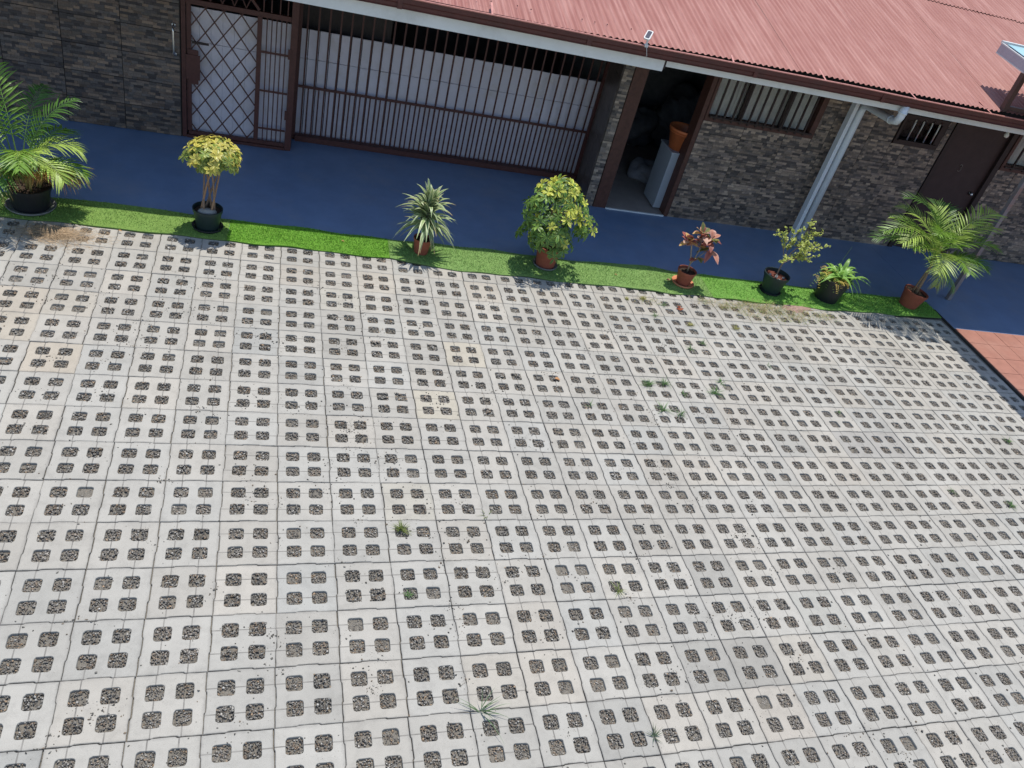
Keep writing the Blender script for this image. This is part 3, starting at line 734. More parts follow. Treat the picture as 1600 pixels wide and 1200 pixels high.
# ------------------------------------------------------------------ gates
gate = thing('security_gate', 'maroon steel entrance gate with diamond lattice panel beside a narrow barred panel', 'gate', (-.65, 2.94, 0))
def gb(name, boxes, mat='maroon', **kw): return B(name, mat, [(b[0] + .65, b[1] + .65, b[2] - 2.94, b[3] - 2.94, b[4], b[5]) for b in boxes], gate, **kw)
gb('post', [(-1.315, -1.265, 2.91, 2.98, 0, 2.45)]); gb('post', [(-.055, .025, 2.91, 2.99, 0, 2.45)]); gb('track', [(-1.262, -.058, 2.90, 2.98, 0, .035)]); gb('bottom_rail', [(-1.24, -.06, 2.92, 2.96, .04, .085)])
gb('stile', [(-1.255, -1.205, 2.925, 2.965, .088, 1.64)]); gb('stile', [(-.45, -.395, 2.92, 2.97, .088, 1.64)])
gb('top_rail', [(-1.262, -.058, 2.92, 2.97, 1.642, 1.70)])
gb('lock_box', [(-1.24, -1.12, 2.905, 2.915, .70, 1.12), (-1.262, -1.10, 2.895, 2.904, .76, 1.06)])
gb('bolt', [(-1.19, -1.00, 2.895, 2.915, 1.20, 1.222)], 'darkframe')
x0, x1, z0, z1 = -1.205, -.45, .085, 1.642
def lattice(k, sgn):
    sl = 1.35; pts = []
    # line z = z0 + sgn*sl*(x - xs)
    xs = x0 - 2.2 + k * .205 if sgn > 0 else x0 + .06 + k * .205
    ts = []
    for zz in (z0, z1): 
        x = xs + (zz - z0) / (sgn * sl)
        if x0 <= x <= x1: ts.append((x, zz))
    for xx in (x0, x1):
        z = z0 + sgn * sl * (xx - xs)
        if z0 < z < z1: ts.append((xx, z))
    return ts[:2] if len(ts) >= 2 else None
for sg, yy in ((1, 2.938), (-1, 2.952)):
    for k in range(0, 22):
        t = lattice(k, sg)
        if t and math.dist(*t) > .08:
            mb = MB(); mb.bar((t[0][0] + .65, yy - 2.94, t[0][1]), (t[1][0] + .65, yy - 2.94, t[1][1]), .013, .013); mb.obj('lattice_bar', 'maroon', gate)
for k in range(5):
    x = -.395 + .34 * (k + 1) / 6; gb('bar', [(x - .007, x + .007, 2.935, 2.949, .088, 1.64)])
for z in (.255, .75, 1.232): gb('cross_rail', [(-.394, -.058, 2.925, 2.934, z - .012, z + .012)])
for z in (1.2, .42): gb('hinge', [(-.075, -.04, 2.895, 2.909, z, z + .12)])
for k in range(9):
    a = -1.26 + k * .135
    for s in (1, -1):
        mb = MB(); mb.bar((a + .65 + (0 if s > 0 else .135), 0 if s > 0 else .012, 1.703), (a + .65 + (.135 if s > 0 else 0), 0 if s > 0 else .012, 1.703 + .3), .012, .012)
        if a < -.5: mb.obj('transom_bar', 'maroon', gate)
for x in (-.39, -.3, -.2, -.11): gb('transom_bar', [(x, x + .014, 2.935, 2.949, 1.703, 2.40)])
gb('transom_rail', [(-1.262, -.058, 2.92, 2.97, 2.0, 2.04)])
# diagonal brace at the transom
mb = MB(); mb.bar((-.43 + .65, -.02, 1.72), (-.66 + .65, -.02, 1.99), .05, .03); mb.obj('brace', 'maroon', gate)

bf = thing('bar_fence', 'long maroon barred enclosure with closely spaced bars in front of white planks', 'bar fence', (2.1, 3.36, 0))
def fb(name, boxes, mat='maroon'): return B(name, mat, [(b[0] - 2.1, b[1] - 2.1, b[2] - 3.36, b[3] - 3.36, b[4], b[5]) for b in boxes], bf)
fb('end_post', [(4.165, 4.215, 3.33, 3.38, 0, 2.5)]); fb('end_post', [(.03, .07, 3.33, 3.38, 0, 2.5)]); fb('side_panel', [(.005, .03, 2.995, 3.36, 0, 2.45)])
fb('bottom_rail', [(.071, 4.164, 3.27, 3.38, .0, .075)]); fb('mid_rail', [(.071, 4.164, 3.33, 3.345, .722, .755)])
NB = 30
lme = MB(); lme.box(-.011, .011, -.007, .007, 0, 2.35); tall = lme.mesh('bar', 'maroon')
sme = MB(); sme.box(-.010, .010, -.006, .006, 0, .64); short = sme.mesh('bar', 'maroon')
for k in range(NB):
    x = .07 + 4.095 * (k + .5) / NB
    o = link('bar', tall, bf); o.location = (x - 2.1 + random.gauss(0, .002), 3.354 - 3.36, .077)
    o = link('bar', short, bf); o.location = (x - 2.1 + 4.095 / NB / 2 - .003, 3.354 - 3.36, .079)
pf = thing('plank_screen', 'white vertical plank screen standing behind the maroon bars', 'screen', (1.4, 3.45, 0))
B('backing_rail', 'rafter', [(-1.45, 2.9, .03, .06, .3, .36), (-1.45, 2.9, .03, .06, 1.1, 1.16)], pf)
lp = MB(); lp.box(-.0635, .0635, -.01, .01, .02, 1.07); lp1 = lp.mesh('plank', 'panel')
lp = MB(); lp.box(-.0635, .0635, -.01, .01, 1.076, 1.445); lp2 = lp.mesh('plank', 'panel')
PW_ = 4.095 / NB
k = 0; x = -.02 + .045 - .1365
while x < 4.20:
    for me_ in (lp1, lp2):
        o = link('plank', me_, pf); o.location = (x + .068 - 1.4, random.gauss(0, .0012), 0); o.rotation_euler = (random.gauss(0, .002), 0, 0)
    x += PW_; k += 1
ps2 = thing('plank_screen', 'narrow white plank screen close behind the diamond lattice gate', 'screen', (-.65, 3.045, 0))
B('backing_rail', 'rafter', [(-.60, .58, .02, .05, .3, .36), (-.60, .58, .02, .05, 1.2, 1.26)], ps2)
ga = MB(); ga.box(-.066, .066, -.01, .01, .01, 1.18); ga1 = ga.mesh('plank', 'panel'); ga = MB(); ga.box(-.066, .066, -.01, .01, 1.186, 1.585); ga2 = ga.mesh('plank', 'panel')
for k in range(9):
    for me_ in (ga1, ga2):
        o = link('plank', me_, ps2); o.location = (-.605 + .134 * (k + .5), random.gauss(0, .001), 0)
# ------------------------------------------------------------------ doorway contents
cab = thing('cabinet', 'low white cabinet just inside the open doorway', 'cabinet', (5.57, 2.93, .008))
B('body', 'white', [(-.32, .25, -.26, .20, .02, .86)], cab); B('top', 'white', [(-.335, .265, -.27, .21, .862, .885)], cab); B('foot', 'darkframe', [(-.3, .23, -.2, .18, 0, .019)], cab)
tb = thing('tub', 'orange plastic tub standing on the white cabinet in the doorway', 'tub', (5.40, 2.86, .893))
mb = MB(); mb.lathe([(0, .0), (.14, .0), (.205, .27), (.22, .27), (.22, .31), (.205, .31), (.20, .27), (.135, .012), (0, .012)], n=32); mb.obj('body', 'tub', tb, smooth=True)
mb = MB(); mb.lathe([(.199, .245), (.212, .248), (.212, .256), (.204, .259)], n=32); mb.obj('rim', 'tub', tb, smooth=True)
def lump(name, label, cat, loc, r, mat, seed, n=3, sq=.6):
    rd = random.Random(seed); import mathutils
    mb = MB(); rows, cols = 14, 22
    offs = [Vector((rd.gauss(0, 1), rd.gauss(0, 1), rd.gauss(0, 1))) for _ in range(3)]
    for i in range(rows + 1):
        th = math.pi * i / rows
        for j in range(cols):
            a = 2 * math.pi * j / cols; d = Vector((math.sin(th) * math.cos(a), math.sin(th) * math.sin(a), math.cos(th)))
            k = 1 + .22 * math.sin(3 * d.dot(offs[0]) + 1) + .13 * math.sin(7 * d.dot(offs[1])) + .06 * math.sin(15 * d.dot(offs[2]))
            p = d * r * k; mb.v.append((p.x, p.y, max(0, p.z * sq + r * sq * .75))); mb.c.append((1, 1, 1))
    for i in range(rows):
        for j in range(cols): mb.f.append((i * cols + j, i * cols + (j + 1) % cols, (i + 1) * cols + (j + 1) % cols, (i + 1) * cols + j))
    o = mb.obj(name, mat, None, True, label=label, category=cat); o.location = loc; return o
lump('cloth_bundle', 'pale grey crumpled cloth bundle lying on the doorway floor', 'bundle', (5.45, 3.75, .008), .26, 'cloth', 3)
lump('cloth_bundle', 'smaller grey cloth heap on the floor beside the white cabinet', 'bundle', (5.72, 3.45, .008), .17, 'cloth', 5)
lump('sack', 'large dark sack piled at the back of the doorway room', 'sack', (6.6, 5.0, .008), .62, 'darkcloth', 8, sq=1.0)
lump('sack', 'dark sack leaning by the back wall left of the larger one', 'sack', (5.65, 5.3, .008), .42, 'darkcloth', 9, sq=.9)

# ------------------------------------------------------------------ canopy at the right
cn = thing('canopy', 'white-edged steel canopy corner with teal sheet rising above the right roof edge', 'canopy', (9.0, 1.4, 0))
def cbar(name, mat, a, b, w, h):
    mb = MB(); mb.bar((a[0] - 9, a[1] - 1.4, a[2]), (b[0] - 9, b[1] - 1.4, b[2]), w, h); return mb.obj(name, mat, cn)
sl = .098
zc = lambda v: 3.205 + sl * (v - 2.05)
cbar('edge_beam', 'canopyw', (9.12, 2.05, zc(2.05)), (9.12, -4.4, zc(-4.4)), .38, .11)
cbar('edge_trim', 'canopyedge', (8.935, 2.055, zc(2.05) - .062), (8.935, -4.4, zc(-4.4) - .062), .016, .014)
cbar('edge_trim', 'canopyedge', (8.94, 2.055, zc(2.05) + .062), (8.94, -4.4, zc(-4.4) + .062), .022, .014)
cbar('end_trim', 'canopyedge', (8.945, 2.06, zc(2.05) + .075), (13, 2.06, zc(2.05) + .075), .05, .03)
mb = MB(); mb.v = [(9.0 + .0 - 9, 2.02 - 1.4, zc(2.02) + .066), (13 - 9, 2.02 - 1.4, zc(2.02) + .066), (13 - 9, .78 - 1.4, zc(.78) + .066), (9.0 - 9, .78 - 1.4, zc(.78) + .066)]
mb.v += [(x, y, z + .006) for x, y, z in mb.v]; mb.c = [(1, 1, 1)] * 8; mb.f = [(0, 3, 2, 1), (4, 5, 6, 7), (0, 1, 5, 4), (1, 2, 6, 5), (2, 3, 7, 6), (3, 0, 4, 7)]
mb.obj('roof_sheet', 'teal', cn)
cbar('post', 'primer', (8.92, 1.40, 2.60), (8.92, 1.40, zc(1.4) - .058), .07, .07)
cbar('bottom_rail', 'primer', (8.96, 1.40, 2.645), (13, 1.40, 2.645), .05, .05)
cbar('post', 'bluepost', (9.46, .96, 0), (9.46, .96, 2.98), .06, .06)
cbar('cross_beam', 'primer', (9.32, .96, 3.03), (13, .96, 3.03), .05, .08)
cbar('post', 'bluepost', (9.2, -4.3, 0), (9.2, -4.3, zc(-4.3) - .06), .06, .06)

# ------------------------------------------------------------------ solar lamp on the gutter
sl_ = thing('solar_lamp', 'small white solar lamp clipped to the gutter lip above the fascia joint', 'solar lamp', (3.79, 1.27, 2.57))
M = Matrix.Scale(.85, 4) @ Matrix.Translation((0, .02, .11)) @ Matrix.Rotation(math.radians(-32), 4, 'Z') @ Matrix.Rotation(math.radians(28), 4, 'X')
def rounded(w, l, h, r, M, z):
    mb = MB(); pts = []
    for q, (sx, sy) in enumerate(((1, 1), (-1, 1), (-1, -1), (1, -1))):
        for t in range(5):
            a = math.pi / 2 * (q + t / 4); pts.append((sx * (w / 2 - r) + r * math.cos(a), sy * (l / 2 - r) + r * math.sin(a)))
    n = len(pts)
    for zz in (z, z + h): mb.v += [tuple(M @ Vector((x, y, zz))) for x, y in pts]
    mb.c = [(1, 1, 1)] * len(mb.v); mb.f = [(i, (i + 1) % n, n + (i + 1) % n, n + i) for i in range(n)] + [tuple(range(n - 1, -1, -1)), tuple(range(n, 2 * n))]
    return mb
rounded(.085, .17, .022, .022, M, 0).obj('housing', 'canopyedge', sl_)
rounded(.058, .135, .003, .012, M, .0225).obj('solar_cell', 'solar', sl_)
mb = MB(); mb.tube([(0, .0, 0), (0, -.002, .04), (0, .015, .095)], .012, 8); mb.box(-.02, .02, -.02, .012, -.02, .01); mb.obj('bracket', 'canopyedge', sl_)
mb = MB(); mb.tube([(0, -.02, 0), (.01, -.03, -.04), (.04, -.02, -.11), (.05, .10, -.15)], .003, 5); mb.obj('cable', 'canopyedge', sl_)

# ------------------------------------------------------------------ plants
def rdir(az, el): return Vector((math.cos(az) * math.cos(el), math.sin(az) * math.cos(el), math.sin(el)))
def pot(t, r0, r1, h, mat, saucer=None, sr=None, soil='soil', fill=.03, tilt=None):
    z = .0
    if saucer:
        mb = MB(); mb.lathe([(0, 0), (sr * .9, 0), (sr, .028), (sr * .97, .032), (sr * .87, .008), (0, .008)], n=32); mb.obj('saucer', saucer, t, smooth=True); z = .009
    mb = MB(); mb.lathe([(0, z), (r0, z), (r1 * .985, h * .86), (r1 * 1.03, h * .86), (r1 * 1.05, h), (r1 * .97, h), (r1 * .94, h - fill - .02)], n=36, tilt=tilt)
    mb.obj('pot', mat, t, smooth=False)
    mb = MB(); n = 20; rs = r1 * .95; rd = random.Random(int(r1 * 1e4))
    for (q, rr) in enumerate((0.001, .4, .75, 1.0)):
        for j in range(n):
            a = 2 * math.pi * j / n; p = Vector((rs * rr * math.cos(a), rs * rr * math.sin(a), h - fill + rd.uniform(-.006, .008)))
            if tilt: p = tilt @ p
            mb.v.append(tuple(p)); mb.c.append((1, 1, 1))
    mb.f = [(q * n + j, q * n + (j + 1) % n, (q + 1) * n + (j + 1) % n, (q + 1) * n + j) for q in range(3) for j in range(n)]
    mb.obj('soil', soil, t)
def whorl(seed, n, L, Wd, mid, edge, droop=.35, spread=.35, seg=4, pet=.0, jit=.25):
    rd = random.Random(seed); mb = MB(); 
    for k in range(n):
        a = 2 * math.pi * k / n + rd.uniform(-jit, jit); el = spread + rd.uniform(-.25, .25); v = rd.uniform(.75, 1.25)
        q = rd.random()
        md = tuple(c * v for c in mid); ed = tuple(c * v for c in edge)
        if q < .3: md = tuple((x + y) / 2 for x, y in zip(md, ed))
        mb.leaf((0, 0, 0), rdir(a, el), (0, 0, 1), L * rd.uniform(.75, 1.15), Wd * rd.uniform(.85, 1.15), droop, seg, md, ed, .2, 1.45)
    if pet: mb.tube([(0, 0, -pet), (0, 0, 0)], .002, 4, (.12, .2, .05), False)
    return mb.mesh('leaf', 'leaf')
def place(me, t, p, nrm, roll, s=1.0, col=(1, 1, 1), name='leaf'):
    o = link(name, me, t); q = Vector(nrm).to_track_quat('Z', 'Y')
    o.matrix_local = Matrix.LocRotScale(Vector(p), q @ Matrix.Rotation(roll, 3, 'Z').to_quaternion(), Vector((s, s, s))); o.color = (*col, 1)
    return o

GRP = 'potted plants lined up on the turf'
# 2. bonsai schefflera, braided trunk
t = thing('potted_bonsai', 'round yellow-green umbrella bonsai with braided bare trunks in dark green pot', 'potted plant', (-.775, .60, .014), group=GRP)
pot(t, .115, .15, .235, 'potgreen', 'potblack', .165, fill=.035)
mb = MB()
for k in range(6):
    a0 = k * 1.047; pts = []
    for i in range(9):
        q = i / 8; a = a0 + (1.6 if k % 2 else -1.6) * q; rr = .068 * (1 - .25 * math.sin(q * math.pi)) + .02 * q
        pts.append((rr * math.cos(a) + .045 * q, rr * math.sin(a), .19 + .52 * q))
    mb.tube(pts, [.013 - .005 * i / 8 for i in range(9)], 7, (.33 if k % 2 else .25, .2 if k % 2 else .17, .12))
mb.obj('trunk', 'wood', t, smooth=True)
mb = MB(); mb.lathe([(0, .03), (.05, .032), (.085, .018), (.10, 0), (.09, -.012)], n=16); st_ = mb.obj('stone', 'stone', t, smooth=True); st_.location = (.0, -.05, .215); st_.scale = (1.0, .6, 1); st_.rotation_euler = (0, 0, .1)
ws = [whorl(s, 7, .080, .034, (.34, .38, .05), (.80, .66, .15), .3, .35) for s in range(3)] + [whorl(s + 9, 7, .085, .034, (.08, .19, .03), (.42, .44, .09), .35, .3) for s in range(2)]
rd = random.Random(4)
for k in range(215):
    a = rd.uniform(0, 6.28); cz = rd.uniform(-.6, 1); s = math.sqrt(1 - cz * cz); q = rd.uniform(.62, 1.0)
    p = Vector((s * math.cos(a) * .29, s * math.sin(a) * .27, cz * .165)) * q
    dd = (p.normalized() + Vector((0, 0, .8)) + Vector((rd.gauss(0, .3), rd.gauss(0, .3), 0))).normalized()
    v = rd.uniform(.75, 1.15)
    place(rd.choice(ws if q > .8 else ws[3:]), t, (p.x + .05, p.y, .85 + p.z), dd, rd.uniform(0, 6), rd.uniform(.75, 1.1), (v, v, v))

# 3. dracaena
t = thing('potted_dracaena', 'striped spiky dracaena with arching strap leaves in small terracotta pot', 'potted plant', (1.575, .58, .014), group=GRP)
pot(t, .08, .105, .19, 'terrapot', fill=.03)
mb = MB(); mb.tube([(0, 0, .15), (.005, 0, .35), (0, .01, .62)], [.018, .015, .012], 8, (.2, .15, .1)); mb.obj('stem', 'wood', t, smooth=True)
rd = random.Random(21)
for k in range(118):
    q = k / 118; az = k * 2.399 + rd.uniform(-.3, .3); z = .30 + .33 * q + rd.uniform(-.03, .03); el = .35 + 1.05 * q ** 1.3 + rd.uniform(-.25, .25)
    L = rd.uniform(.36, .47) * (.8 + .3 * min(1, q * 2)) * (.86 if q > .8 else 1); v = rd.uniform(.75, 1.2)
    mb = MB(); g = (.10 * v, .21 * v, .06 * v); e = (.62 * v, .66 * v, .38 * v); tip = (.45, .30, .14) if rd.random() < .35 else None
    if rd.random() < .3: g = (.2 * v, .30 * v, .09 * v)
    mb.leaf((0, 0, 0), rdir(az, min(el, 1.35)), (0, 0, 1), L, rd.uniform(.042, .06), rd.uniform(.45, 1.05) * (1 - .45 * q), 8, g, e, .3, .6, tip)
    o = mb.obj('leaf', 'leaf', t, smooth=True); o.location = (0, 0, z)

# 4. schefflera bush
t = thing('potted_schefflera', 'bushy yellow-variegated umbrella plant in the largest terracotta pot', 'potted plant', (3.11, .60, .014), group=GRP)
pot(t, .115, .15, .28, 'terrapot', 'greysaucer', .155, fill=.03)
mb = MB(); rd = random.Random(31)
for k in range(9):
    a = rd.uniform(0, 6.28); rr = rd.uniform(.05, .24); mb.tube([(rr * .2 * math.cos(a), rr * .2 * math.sin(a), .22), (rr * .5 * math.cos(a), rr * .5 * math.sin(a), .5), (rr * math.cos(a), rr * math.sin(a), .8 + rd.uniform(0, .2))], [.011, .009, .005], 6, (.2, .17, .1))
mb.obj('stem', 'wood', t, smooth=True)
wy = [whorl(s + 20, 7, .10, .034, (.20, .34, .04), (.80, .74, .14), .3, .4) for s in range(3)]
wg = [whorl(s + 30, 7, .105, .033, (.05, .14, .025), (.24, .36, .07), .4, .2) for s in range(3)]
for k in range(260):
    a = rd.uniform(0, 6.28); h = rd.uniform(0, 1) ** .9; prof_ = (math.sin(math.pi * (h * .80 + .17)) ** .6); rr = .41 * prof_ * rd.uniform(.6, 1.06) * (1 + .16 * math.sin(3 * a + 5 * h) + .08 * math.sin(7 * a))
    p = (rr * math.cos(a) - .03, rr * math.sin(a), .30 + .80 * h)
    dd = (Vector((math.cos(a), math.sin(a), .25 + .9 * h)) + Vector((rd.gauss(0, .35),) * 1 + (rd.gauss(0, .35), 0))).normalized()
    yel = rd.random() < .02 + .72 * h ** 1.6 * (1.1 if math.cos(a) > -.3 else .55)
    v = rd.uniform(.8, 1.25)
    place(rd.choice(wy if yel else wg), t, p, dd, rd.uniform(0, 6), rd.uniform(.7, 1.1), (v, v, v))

# 5. croton
t = thing('potted_croton', 'small croton with broad pink and yellow leaves in terracotta pot on saucer', 'potted plant', (4.955, .53, .014), group=GRP)
pot(t, .085, .118, .20, 'terrapot', 'saucer', .15, fill=.035, soil='soil')
mb = MB(); mb.tube([(0, 0, .16), (.0, 0, .3), (-.08, .02, .56)], [.011, .009, .007], 6, (.3, .24, .17)); mb.tube([(0, 0, .28), (.05, .0, .48), (.02, .01, .66)], [.008, .007, .006], 6, (.3, .24, .17)); mb.tube([(.0, 0, .3), (.09, 0, .42), (.14, -.02, .52)], [.007, .006, .005], 6, (.3, .24, .17))
mb.obj('stem', 'wood', t, smooth=True)
rd = random.Random(41)
CR = [((.50, .20, .13), (.60, .32, .24)), ((.62, .46, .12), (.62, .34, .22)), ((.34, .09, .07), (.48, .18, .14)), ((.08, .14, .04), (.34, .26, .09)), ((.60, .36, .26), (.66, .42, .32)), ((.26, .08, .06), (.40, .14, .10))]
for (hx, hy, hz, n, el0) in ((-.13, .02, .58, 14, .45), (.0, .0, .70, 14, .5), (.13, -.02, .66, 14, .4), (.05, .03, .55, 9, .3), (.20, -.02, .52, 6, -.3), (.06, 0, .38, 4, -.2)):
    for k in range(n):
        a = 2 * math.pi * k / n + rd.uniform(-.4, .4); mb = MB(); md, ed = rd.choice(CR)
        mb.leaf((0, 0, 0), rdir(a, el0 + rd.uniform(-.3, .8)), (0, 0, 1), rd.uniform(.12, .19), rd.uniform(.07, .10), rd.uniform(.15, .6), 6, md, ed, .15, 1.15)
        o = mb.obj('leaf', 'leaf', t, smooth=True); o.location = (hx, hy, hz + rd.uniform(-.05, .03))

# 6. sparse shrub
t = thing('potted_shrub', 'sparse thin-branched shrub with tiny yellow-green leaves in wide dark green pot', 'potted plant', (6.255, .58, .014), group=GRP)
pot(t, .115, .165, .27, 'potgreen', 'potblack', .15, fill=.05, soil='redsoil')
rd = random.Random(51); mb = MB(); tips = []
def branch(p, d, L, r, depth):
    pts = [p]; q = Vector(p); dd = Vector(d)
    for i in range(3):
        dd = (dd + Vector((rd.gauss(0, .16), rd.gauss(0, .16), rd.gauss(0, .1)))).normalized(); q = q + dd * L / 3; pts.append(tuple(q))
        if depth >= 2 or i > 0: tips.append((Vector(q), dd.copy(), depth))
    mb.tube(pts, [r, r * .85, r * .7, r * .55], 5, (.26, .19, .13), False)
    if depth < 3:
        for k in range(3 if depth else 4):
            e = (dd + Vector((rd.gauss(0, .75), rd.gauss(0, .6), rd.gauss(.1, .4)))).normalized(); branch(pts[rd.choice((1, 2, 3))] if depth else pts[rd.choice((2, 3))], e, L * rd.uniform(.55, .8), r * .6, depth + 1)
branch((.03, .05, .22), (.15, .05, 1), .34, .010, 0)
branch((.03, .05, .40), (.55, .05, .62), .34, .006, 1)
branch((.05, .05, .40), (-.25, .0, .9), .28, .006, 1)
mb.obj('stem', 'wood', t, smooth=True)
lm_ = []
for s in range(4):
    r2 = random.Random(s); ml = MB()
    for k in range(4):
        v = r2.uniform(.8, 1.2); ml.leaf((r2.gauss(0, .006), r2.gauss(0, .006), 0), rdir(r2.uniform(0, 6.28), r2.uniform(0, 1)), (0, 0, 1), r2.uniform(.022, .036), .018, .3, 3, (.34 * v, .42 * v, .07 * v), (.60 * v, .62 * v, .20 * v), .2)
    lm_.append(ml.mesh('leaf_cluster', 'leaf'))
for (p, d, dep) in tips:
    if p.z < .42 and rd.random() < .5: continue
    if dep >= 1:
      for _ in range(1 if dep < 3 else 2): place(rd.choice(lm_), t, p + Vector((rd.gauss(0, .012), rd.gauss(0, .012), rd.gauss(0, .012))), (rd.gauss(0, .5), rd.gauss(0, .5), 1), rd.uniform(0, 6), rd.uniform(.9, 1.5), name='leaf_cluster')
mb = MB()
for k in range(7): mb.lathe([(0, .02), (.016, .014), (.02, 0)], (rd.uniform(-.1, .1), rd.uniform(-.1, .05)), 7, z0=.225)
mb.obj('pebble', 'stone', t, smooth=True, kind='stuff')

# 7. strap-leaved plant and trailing fern
t = thing('potted_lily', 'strap-leaved green plant with trailing yellowish fern in widest black pot', 'potted plant', (7.11, .55, .014), group=GRP)
pot(t, .15, .205, .34, 'potblack', fill=.03)
rd = random.Random(61)
for k in range(30):
    a = rd.uniform(-1.2, 2.6) if k % 4 else rd.uniform(0, 6.28); mb = MB(); v = rd.uniform(.8, 1.2)
    mb.leaf((0, 0, 0), rdir(a, rd.uniform(.5, 1.25)), (0, 0, 1), rd.uniform(.36, .56), rd.uniform(.05, .068), rd.uniform(.45, .95), 9, (.20 * v, .38 * v, .07 * v), (.30 * v, .52 * v, .12 * v), .35, .55)
    o = mb.obj('leaf', 'leaf', t, smooth=True); o.location = (.06 + rd.gauss(0, .05), .02 + rd.gauss(0, .05), .32)
mb = MB()
for k in range(70):
    a = rd.uniform(0, 6.28); el = rd.uniform(.1, 1.1); L = rd.uniform(.14, .28); base = Vector((rd.gauss(-.04, .09), rd.gauss(-.02, .07), .33)); d = rdir(a, el); y = rd.random() < .35
    for i in range(9):
        q = (i + 1) / 9; p = base + d * L * q + Vector((0, 0, -.75 * L * q * q)); v = rd.uniform(.8, 1.2)
        for s in (-1, 1):
            sd2 = d.cross(Vector((0, 0, 1))).normalized() * s + d * .4
            mb.leaf(p, sd2, (0, 0, 1), .035 * (1.15 - q * .7), .013, .3, 2, (.55 * v, .42 * v, .10 * v) if y else (.27 * v, .42 * v, .08 * v), None, .1)
mb.obj('fern', 'leaf', t, kind='stuff')
mb = MB(); mb.leaf((.14, -.02, .34), (1, -.1, .5), (0, 0, 1), .26, .02, 1.4, 10, (.3, .35, .15), None, .2, .4); mb.obj('leaf', 'leaf', t)
mb = MB(); mb.tube([(-.02, .03, .33), (0, .05, .6), (.03, .05, .78)], [.004, .003, .002], 5, (.12, .2, .08)); mb.obj('flower_stalk', 'wood', t)

# palms
def frond(t, base, az, el, L, bend, lw, ll, green, tipc=None, seed=0, n=24, side_tilt=0.5, gap=.18, droop=.5):
    rd = random.Random(seed); mb = MB(); pts = []; p = Vector(base); d = rdir(az, el); steps = 14
    hz = Vector((math.cos(az), math.sin(az), 0)); e = el; ds = []
    for i in range(steps + 1):
        pts.append(p.copy()); dd = hz * math.cos(e) + Vector((0, 0, math.sin(e))); ds.append(dd); p = p + dd * L / steps; e -= bend / steps * (0.4 + 1.2 * i / steps)
    mb.tube(pts, [.008 - .0062 * i / steps for i in range(steps + 1)], 5, tuple(c * 1.1 + .04 for c in green), False)
    for k in range(n):
        q = gap + (1 - gap) * (k + .5) / n; f = q * steps; i = min(int(f), steps - 1); pp = pts[i].lerp(pts[i + 1], f - i); dd = ds[i]
        env = math.sin(math.pi * min(1, (q - gap) / (1 - gap) * .86 + .13)) ** .6
        for s in (-1, 1):
            sd3 = dd.cross(Vector((0, 0, 1))); sd3 = sd3.normalized() if sd3.length > .05 else Vector((-math.sin(az), math.cos(az), 0)); sd3 = sd3 * s
            nn = sd3.cross(dd) * s
            fwd = .45 + .75 * q
            dl = (sd3 + dd * fwd + nn * side_tilt * .6 + Vector((rd.gauss(0, .06), rd.gauss(0, .06), rd.gauss(0, .06)))).normalized(); v = rd.uniform(.75, 1.25)
            c0 = tuple(c * v for c in green); tc = tipc if (tipc and rd.random() < .7) else None
            mb.leaf(pp, dl, nn, ll * env * rd.uniform(.85, 1.12), lw, droop * rd.uniform(.5, 1.5), 4, c0, tuple(c * 1.25 for c in c0), .35, .6, tc)
    return mb.obj('frond', 'leaf', t)
G1 = (.15, .27, .035); G2 = (.07, .155, .025); G3 = (.33, .44, .09); BR = (.36, .19, .06)
# 8. right palm
t = thing('potted_palm', 'tall right-hand feathery palm with bare leaning stem in terracotta pot', 'potted plant', (8.50, .62, .014), group='feathery palms in pots')
tl = Matrix.Rotation(.10, 3, 'Y')
pot(t, .12, .165, .24, 'terrapot', None, None, fill=.03, tilt=tl)
mb = MB(); mb.tube([(.02, 0, .18), (.02, .0, .45), (-.02, .0, .80), (-.04, 0, .95)], [.024, .02, .016, .013], 8, (.27, .20, .13)); mb.tube([(-.03, .02, .18), (.0, .02, .5), (.03, .02, .75)], [.015, .012, .010], 7, (.27, .2, .12)); mb.obj('trunk', 'wood', t, smooth=True)
F = [(3.25, .65, 1.18, 1.3), (3.0, .45, 1.0, 1.1), (3.5, .9, 1.15, 1.7), (2.7, .95, .95, 1.3), (.1, .95, .9, 1.3), (.5, .7, .8, 1.1), (1.2, 1.15, .85, 1.0), (1.7, 1.35, .9, 1.2), (-.4, .8, .75, 1.2), (4.1, .6, .85, 1.5), (4.7, .75, .75, 1.4), (5.3, .85, .75, 1.3),
     (2.2, .8, .85, 1.2), (3.8, 1.1, .95, 1.5), (-.1, .25, .65, .9), (3.6, .9, 1.0, 1.5), (2.9, 1.15, 1.1, 1.5), (.2, 1.25, 1.05, 1.5), (5.9, .5, .7, 1.1), (2.0, .4, .7, .9)]
for k, (az, el, L, bd) in enumerate(F):
    g = (G1, G2, G3, G1, G3)[k % 5]; frond(t, (-.03, .0, .86 - .06 * (k % 4)), az, el, L, bd, .019, .33, g, BR if k in (15, 3) else None, 100 + k, 24, .5, .2, .22)
frond(t, (.0, -.02, .72), 4.3, .55, .62, 2.6, .015, .16, (.26, .32, .09), BR, 140, 20, .2, .15, .8)
frond(t, (.05, -.02, .70), 5.2, -.2, .45, .9, .013, .13, G1, None, 141, 16, .3, .2, .6)
